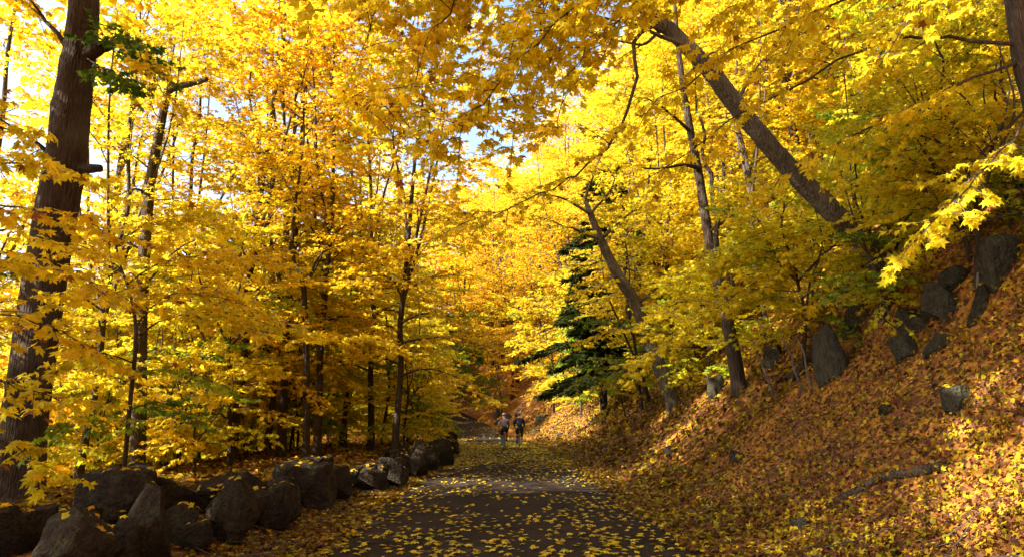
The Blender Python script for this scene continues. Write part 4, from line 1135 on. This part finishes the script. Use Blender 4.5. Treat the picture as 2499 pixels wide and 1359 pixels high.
# verges
def litter_obj(u, Y, T, sz, tilt, lift, label, mesh):
    L = litter(u, Y, 'verge', tilt, sz, T, 'x', lift)
    link('leaf_litter', leaves_mesh(mesh, T, *L, M_LITTER), kind='stuff', label=label, category='leaves')
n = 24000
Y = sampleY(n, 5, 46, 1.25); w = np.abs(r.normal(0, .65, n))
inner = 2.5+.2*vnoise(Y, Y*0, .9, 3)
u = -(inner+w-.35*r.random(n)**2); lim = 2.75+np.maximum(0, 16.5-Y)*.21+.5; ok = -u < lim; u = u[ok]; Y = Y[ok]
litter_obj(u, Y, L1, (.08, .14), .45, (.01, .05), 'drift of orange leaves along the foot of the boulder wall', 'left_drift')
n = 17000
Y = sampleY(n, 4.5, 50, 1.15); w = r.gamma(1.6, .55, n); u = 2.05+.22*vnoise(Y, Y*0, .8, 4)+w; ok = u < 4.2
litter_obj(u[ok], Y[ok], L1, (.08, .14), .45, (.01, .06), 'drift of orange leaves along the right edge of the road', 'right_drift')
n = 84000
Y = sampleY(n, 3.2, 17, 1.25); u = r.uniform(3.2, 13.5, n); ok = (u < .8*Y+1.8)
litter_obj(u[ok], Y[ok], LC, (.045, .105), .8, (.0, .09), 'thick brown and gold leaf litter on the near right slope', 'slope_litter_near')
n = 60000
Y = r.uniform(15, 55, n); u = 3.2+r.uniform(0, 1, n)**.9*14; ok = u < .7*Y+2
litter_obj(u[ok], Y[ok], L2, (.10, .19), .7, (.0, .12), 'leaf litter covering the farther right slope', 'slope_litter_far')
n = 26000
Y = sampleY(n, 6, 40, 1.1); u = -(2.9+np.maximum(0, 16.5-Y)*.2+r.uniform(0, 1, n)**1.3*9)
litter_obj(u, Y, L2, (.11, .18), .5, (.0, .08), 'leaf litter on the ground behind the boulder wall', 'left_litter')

# ------------------------------------------------------------------ fallen wood and bare stems on the slope
def stick(name, lab, cat, pix, r0, r1, mat, lift=.05, ground=True, parts=()):
    pts = []
    for q in pix:
        if len(q) == 2: g = hit(*q); pts.append(g+Vector((0, 0, lift)))
        else: pts.append(P(*q))
    base = pts[0].copy(); pts = [p-base for p in pts]
    sp_ = smooth_path(pts, 16)
    g = Geo(); g.tube(sp_, np.linspace(r0, r1, 16), 8, wob=.12, seed=len(pix))
    o = link(name, g.mesh(name+'_mesh', mat), None, None, loc=base, label=lab, category=cat)
    return o
stick('fallen_branch', 'pale fallen branch slanting across the sunlit litter right of the riders', 'branch', [(1436, 1042), (1470, 1015), (1505, 985)], .10, .05, M_BARK_L, .1)
stick('fallen_branch', 'thin dark fallen branch lying parallel to the pale one on the slope', 'branch', [(1335, 1052), (1390, 1018), (1450, 985)], .06, .03, M_BARK, .06)
stick('fallen_branch', 'knobbly dark root lying in leaves at the lower right', 'root', [(2020, 1240), (2100, 1200), (2160, 1170), (2230, 1160), (2300, 1150)], .045, .07, M_BARK, .03)
stick('fallen_branch', 'dark curved log lying behind the two bare thin stems on the slope', 'branch', [(1925, 940), (1975, 890), (2000, 850)], .12, .08, M_BARK, .1)
def stem_pts(fx, fy, rest):
    g = hit(fx, fy); return [(fx, fy)]+[(a, b, g.y-dy) for a, b, dy in rest]
stick('bare_stem', 'leftmost bare pale stem leaning left on the slope below the double stemmed maple', 'sapling', stem_pts(1888, 968, [(1872, 920, .1), (1850, 865, .2), (1838, 830, .3)]), .035, .014, M_BARK_L, -.05)
stick('bare_stem', 'taller crooked bare pale stem in front of the mossy boulder', 'sapling', stem_pts(1962, 955, [(1940, 905, .1), (1932, 870, .2), (1905, 815, .3)]), .035, .014, M_BARK_L, -.05)
stick('bare_stem', 'right bare pale stem beside the tall mossy boulder', 'sapling', stem_pts(1982, 950, [(1970, 910, .1), (1962, 860, .2), (1945, 825, .2)]), .03, .012, M_BARK_L, -.05)
stick('bare_stem', 'short pale broken stem standing before the rocks near the right edge', 'sapling', stem_pts(2392, 745, [(2388, 715, 0), (2386, 690, 0), (2387, 665, 0)]), .03, .02, M_BARK_L, -.05)
stick('bare_stem', 'thin dark stem leaning left at the slope foot below the conifer', 'sapling', stem_pts(1532, 1030, [(1515, 970, .1), (1505, 920, .2), (1500, 860, .3)]), .04, .014, M_BARK, -.05)
stick('bare_stem', 'dark slanting stem left of the slender leaning maple on the slope', 'sapling', stem_pts(1585, 985, [(1572, 930, .1), (1562, 900, .2), (1550, 860, .3)]), .09, .05, M_BARK, -.1)

# twigs lying in the litter
tw_g = Geo()
for _ in range(420):
    Yq = float(sampleY(1, 4.5, 30, 1.3)[0]); uq = random.choice([random.uniform(2.7, 10), random.uniform(2.7, 10), -random.uniform(2.6, 3.4)])
    xq = uq+float(xc(Yq)); a_ = random.uniform(0, 6.28); l_ = random.uniform(.15, .7)
    p0 = np.array([xq, Yq, 0]); pts_ = []
    for f_ in (-.5, 0, .5):
        x_ = xq+math.cos(a_)*l_*f_; y_ = Yq+math.sin(a_)*l_*f_+.03*random.uniform(-1, 1)
        pts_.append((x_, y_, H(x_, y_)+.07+.03*random.random()))
    tw_g.tube(pts_, [.004, .007, .005], 4, cap=False)
link('fallen_twigs', tw_g.mesh('fallen_twigs_mesh', M_TWIG), kind='stuff', label='small dry twigs lying among the leaf litter', category='twigs')
# ------------------------------------------------------------------ the two riders
def skin_mesh(name, verts, edges, radii, root=0, sub=2, mat=None):
    me = bpy.data.meshes.new(name+'_cage'); me.from_pydata([tuple(v) for v in verts], edges, [])
    o = bpy.data.objects.new(name+'_cage', me); C.objects.link(o)
    o.modifiers.new('skin', 'SKIN'); sm = o.modifiers.new('sub', 'SUBSURF'); sm.levels = sub; sm.render_levels = sub
    sv = me.skin_vertices[0].data
    for i, rd in enumerate(radii):
        sv[i].radius = rd if hasattr(rd, '__len__') else (rd, rd); sv[i].use_root = (i == root)
    dg = bpy.context.evaluated_depsgraph_get(); dg.update()
    out = bpy.data.meshes.new_from_object(o.evaluated_get(dg)); out.name = name
    bpy.data.objects.remove(o); out.materials.clear()
    out.polygons.foreach_set('use_smooth', [True]*len(out.polygons))
    if mat: out.materials.append(mat)
    return out
M_SKIN = simple('skin', (.55, .33, .24), .55)
M_BLACK = simple('black_fabric', (.018, .019, .026), .8)
M_TYRE = simple('tyre_rubber', (.02, .02, .02), .8)
M_METAL = simple('bike_metal', (.5, .5, .5), .35, .9, .05)
M_FR1 = simple('frame_red', (.30, .03, .03), .35, 0, .05)
M_FR2 = simple('frame_grey', (.12, .13, .16), .35, 0, .05)

def torus(R, r_, seg=40, sd=6):
    g = Geo(); a = np.linspace(0, 2*np.pi, seg, endpoint=False); b = np.linspace(0, 2*np.pi, sd, endpoint=False)
    A, B = np.meshgrid(a, b, indexing='ij')
    V = np.stack([r_*np.cos(B)*1.0, (R+r_*np.sin(B))*np.cos(A), (R+r_*np.sin(B))*np.sin(A)], -1).reshape(-1, 3)
    i = np.arange(seg)[:, None]; j = np.arange(sd)[None, :]
    Q = np.stack([i*sd+j, i*sd+(j+1) % sd, ((i+1) % seg)*sd+(j+1) % sd, ((i+1) % seg)*sd+j], -1).reshape(-1, 4)
    g.add(V, Q); return g
def tubeobj(name, segs, mat, parent):
    g = Geo()
    for pts, ra in segs: g.tube(pts, [ra]*len(pts), 8)
    return link(name, g.mesh(name+'_mesh', mat), None, parent)
def bicycle(label, loc, yaw, mat):
    b = empty('bicycle', label, 'bicycle', loc, None, (0, 0, yaw))
    R = .335
    for y_ in (-.50, .52):
        w = link('wheel', torus(.018, .012, 12, 6).mesh('hub_mesh', M_METAL), None, b, loc=(0, y_, R))
        link('tyre', torus(R-.014, .014).mesh('tyre_mesh', M_TYRE), None, w)
        link('rim', torus(R-.032, .009).mesh('rim_mesh', M_METAL), None, w)
        g = Geo()
        for k in range(16):
            a = k*math.pi/8; sx = .02*(1 if k % 2 else -1)
            g.tube([(sx, .015*math.cos(a), .015*math.sin(a)), (0, (R-.035)*math.cos(a+.1), (R-.035)*math.sin(a+.1))], [.0015]*2, 3, cap=False)
        link('spokes', g.mesh('spokes_mesh', M_METAL), None, w)
    bb_, st, hd, hb = (0, -.09, .28), (0, -.22, .80), (0, .36, .84), (0, .40, .70)
    ra = (0, -.50, R)
    tubeobj('frame', [([bb_, st], .016), ([st, hd], .014), ([bb_, hb], .018), ([hd, hb], .018),
                      ([(0, -.20, .74), (.03, -.3, .62), (.06, -.49, R)], .009), ([(0, -.20, .74), (-.03, -.3, .62), (-.06, -.49, R)], .009),
                      ([(0, -.1, .28), (.05, -.2, .29), (.06, -.5, R)], .01), ([(0, -.1, .28), (-.05, -.2, .29), (-.06, -.5, R)], .01)], mat, b)
    tubeobj('fork', [([hb, (.05, .43, .62), (.055, .52, R)], .011), ([hb, (-.05, .43, .62), (-.055, .52, R)], .011), ([hb, (0, .34, .95)], .014)], mat, b)
    tubeobj('handlebar', [([(-.22, .38, .93), (-.2, .44, .955), (0, .40, .96), (.2, .44, .955), (.22, .38, .93)], .013),
                          ([(.22, .38, .93), (.22, .48, .90), (.22, .46, .82)], .012), ([(-.22, .38, .93), (-.22, .48, .90), (-.22, .46, .82)], .012)], M_BLACK, b)
    tubeobj('seatpost', [([st, (0, -.245, .93)], .013)], M_METAL, b)
    link('saddle', skin_mesh('saddle', [(0, -.36, .95), (0, -.22, .955), (0, -.08, .95)], [(0, 1), (1, 2)], [(.075, .03), (.05, .025), (.02, .02)], mat=M_BLACK), None, b)
    ck = tubeobj('crank', [([(-.06, -.09, .28), (.06, -.09, .28)], .012), ([(.06, -.09, .28), (.07, -.07, .45)], .01), ([(-.06, -.09, .28), (-.07, -.11, .11)], .01)], M_METAL, b)
    link('chainring', torus(.09, .008, 24, 5).mesh('ring_mesh', M_METAL), None, ck, loc=(.045, -.09, .28))
    tubeobj('pedal', [([(.07, -.07, .45), (.16, -.07, .45)], .018)], M_BLACK, b)
    tubeobj('pedal', [([(-.07, -.11, .11), (-.16, -.11, .11)], .018)], M_BLACK, b)
    return b
def rider(label, loc, yaw, S, tors, sleeve_l, shorts, leg_l, leg_r, helmet, lean=0.22, patch=None, backpack=None):
    p = empty('person', label, 'person', loc, None, (0, 0, yaw)); p.scale = (S, S, S)
    hipz = 1.02; k = lean
    pel = (0, -.22, hipz); wa = (0, -.17, 1.16); ch = (0, -.17+k*.75, 1.36); nk = (0, -.17+k*1.15, 1.50); hb = (0, -.17+k*1.4, 1.58); hd = (0, -.17+k*1.5, 1.66); ht = (0, -.17+k*1.5, 1.74)
    V = [pel, wa, ch, nk, hb, hd, ht]; E = [(0, 1), (1, 2), (2, 3), (3, 4), (4, 5), (5, 6)]
    R_ = [(.155, .12), (.14, .105), (.165, .115), (.06, .06), (.07, .08), (.08, .095), (.055, .065)]
    idx = {}
    for sx, nm in ((-1, 'l'), (1, 'r')):
        sh = (sx*.185, ch[1]+.05, 1.43); el = (sx*.26, ch[1]+.17, 1.17); wr = (sx*.225, .36, 1.0); ha = (sx*.22, .42, .955)
        b0 = len(V); V += [sh, el, wr, ha]; E += [(2, b0), (b0, b0+1), (b0+1, b0+2), (b0+2, b0+3)]; R_ += [.068, .046, .032, .034]
        idx['arm'+nm] = (sh, el, wr, ha)
        up = sx > 0
        hp = (sx*.105, -.18, .97)
        kn = (sx*.13, .20, .82) if up else (sx*.12, .08, .60)
        an = (sx*.12, -.04, .50) if up else (sx*.12, -.16, .19)
        to = (an[0], an[1]+.12, an[2]-.06)
        b0 = len(V); V += [hp, kn, an, to]; E += [(0, b0), (b0, b0+1), (b0+1, b0+2), (b0+2, b0+3)]; R_ += [.10, .062, .042, .042]
        idx['leg'+nm] = (hp, kn, an, to)
    body = link('body', skin_mesh('body', V, E, R_, 0, 2, M_SKIN), None, p)
    # fingers gripping the bar
    for sx in (-1, 1):
        for f in range(5):
            x0 = sx*(.195+.014*f); th = f == 0
            fv = [(x0, .42, .965), (x0, .455 if not th else .43, .96 if not th else .93), (x0, .452 if not th else .41, .93 if not th else .925)]
            link('finger', skin_mesh('finger', fv, [(0, 1), (1, 2)], [.009, .0085, .007], 0, 1, M_SKIN), None, p)
    link('jersey', skin_mesh('jersey', [(0, -.22, 1.06), wa, ch, (0, nk[1]-.02, 1.475), idx['arml'][0], idx['armr'][0], (idx['armr'][0][0]*1.15, idx['armr'][0][1]+.06, 1.31), (idx['arml'][0][0]*1.15, idx['arml'][0][1]+.06, 1.31)],
         [(0, 1), (1, 2), (2, 3), (2, 4), (2, 5), (5, 6), (4, 7)], [(.168, .133), (.156, .12), (.18, .13), .068, .08, .08, .066, .066], 0, 2, tors), None, p)
    for nm, mt in (('l', sleeve_l[0]), ('r', sleeve_l[1])):
        sh, el, wr, ha = idx['arm'+nm]
        link('sleeve', skin_mesh('sleeve', [sh, el, wr], [(0, 1), (1, 2)], [.074, .055, .040], 0, 2, mt), None, p)
    if shorts:
        ll, lr = idx['legl'], idx['legr']
        mid = lambda a, b, f: tuple(a[q]*(1-f)+b[q]*f for q in range(3))
        link('shorts', skin_mesh('shorts', [pel, ll[0], mid(ll[0], ll[1], .75), lr[0], mid(lr[0], lr[1], .75), wa], [(0, 1), (1, 2), (0, 3), (3, 4), (0, 5)], [(.165, .13), .112, .085, .112, .085, (.145, .11)], 0, 2, shorts), None, p)
    for nm, mt in (('l', leg_l), ('r', leg_r)):
        if mt is None: continue
        hp, kn, an, to = idx['leg'+nm]
        link('legwarmer', skin_mesh('legwarmer', [tuple(kn[q]*.9+hp[q]*.1 for q in range(3)), tuple(kn[q]*.5+an[q]*.5 for q in range(3)), an], [(0, 1), (1, 2)], [.068, .064, .048], 0, 2, mt), None, p)
    for nm in 'lr':
        hp, kn, an, to = idx['leg'+nm]
        link('shoe', skin_mesh('shoe', [(an[0], an[1]-.04, an[2]-.05), (an[0], an[1]+.06, an[2]-.07), (to[0], to[1]+.06, to[2]-.01)], [(0, 1), (1, 2)], [.045, .045, .035], 0, 2, M_WHITE if nm == 'l' else M_BLACK), None, p)
    # head details
    hy = hd[1]
    for sx in (-1, 1):
        link('ear', skin_mesh('ear', [(sx*.083, hy-.01, 1.64), (sx*.09, hy-.02, 1.67)], [(0, 1)], [(.012, .02), (.012, .02)], 0, 1, M_SKIN), None, p)
        link('eye', skin_mesh('eye', [(sx*.032, hy+.088, 1.665), (sx*.032, hy+.094, 1.665)], [(0, 1)], [.012, .01], 0, 1, M_WHITE), None, p)
    link('nose', skin_mesh('nose', [(0, hy+.09, 1.665), (0, hy+.115, 1.635)], [(0, 1)], [.012, .016], 0, 1, M_SKIN), None, p)
    link('hair', skin_mesh('hair', [(0, hy-.035, 1.71), (0, hy-.05, 1.64), (0, hy-.045, 1.59)], [(0, 1), (1, 2)], [(.08, .07), (.078, .05), (.055, .04)], 0, 2, M_HAIR), None, p)
    hm = link('helmet', skin_mesh('helmet', [(0, hy-.10, 1.735), (0, hy, 1.76), (0, hy+.10, 1.745)], [(0, 1), (1, 2)], [(.085, .06), (.108, .07), (.07, .045)], 0, 2, helmet[0]), None, p)
    for x_ in (-.055, 0, .055):
        link('vent_strip', skin_mesh('vent', [(x_, hy-.15, 1.745), (x_*1.05, hy-.02, 1.822-abs(x_)*.5), (x_, hy+.10, 1.79-abs(x_)*.5)], [(0, 1), (1, 2)], [.011, .013, .011], 0, 1, helmet[1]), None, hm)
    if patch:
        link('back_panel', skin_mesh('panel', [(0, nk[1]-.085, 1.44), (0, ch[1]-.115, 1.36), (0, ch[1]-.15, 1.27)], [(0, 1), (1, 2)], [(.05, .018), (.045, .018), (.03, .012)], 0, 2, patch), None, p)
    return p
M_WHITE = simple('white_fabric', (.75, .73, .70), .7, 0, .05)
M_HAIR = simple('hair', (.10, .065, .04), .8)
M_MAUVE = simple('mauve_fabric', (.20, .14, .145), .8, 0, .1)
M_CREAM = simple('cream_fabric', (.70, .64, .50), .8, 0, .06)
M_TEAL = simple('teal_fabric', (.03, .26, .34), .7, 0, .1)
M_NAVY = simple('navy_fabric', (.012, .013, .024), .8, 0, .1)
M_RED = simple('red_fabric', (.42, .04, .06), .7, 0, .1)
M_HELM = simple('helmet_cream', (.72, .68, .56), .5, 0, .04)
def at_road(px, py):
    d = EYE/((py-1018.6)/F)
    for _ in range(8):
        g = P(px, py, d); e = g.z-float(road_z(np.array(g.x), np.array(g.y))); d *= (1+e/EYE*.7)
    g = P(px, py, d); return Vector((g.x, g.y, float(road_z(np.array(g.x), np.array(g.y)))))
g1 = at_road(1230, 1096); g2 = at_road(1268, 1093)
print('RIDERS', g1, g2)
g1.y += .5; g2.y += .5
bicycle('bicycle with red frame under the rider in the pale mauve top', g1, .05, M_FR1)
rider('left rider seen from behind in pale mauve top and cream left sleeve', g1, .05, 1.0, M_MAUVE, (M_CREAM, M_MAUVE), M_BLACK, M_TEAL, M_RED, (M_HELM, M_BLACK), lean=.34)
bicycle('bicycle with grey frame under the rider in the dark jersey', g2, .0, M_FR2)
rider('right rider seen from behind in navy jersey with red patch, white helmet', g2, .0, 1.03, M_NAVY, (M_NAVY, M_NAVY), M_BLACK, M_BLACK, M_BLACK, (M_WHITE, M_RED), lean=.24, patch=M_RED)
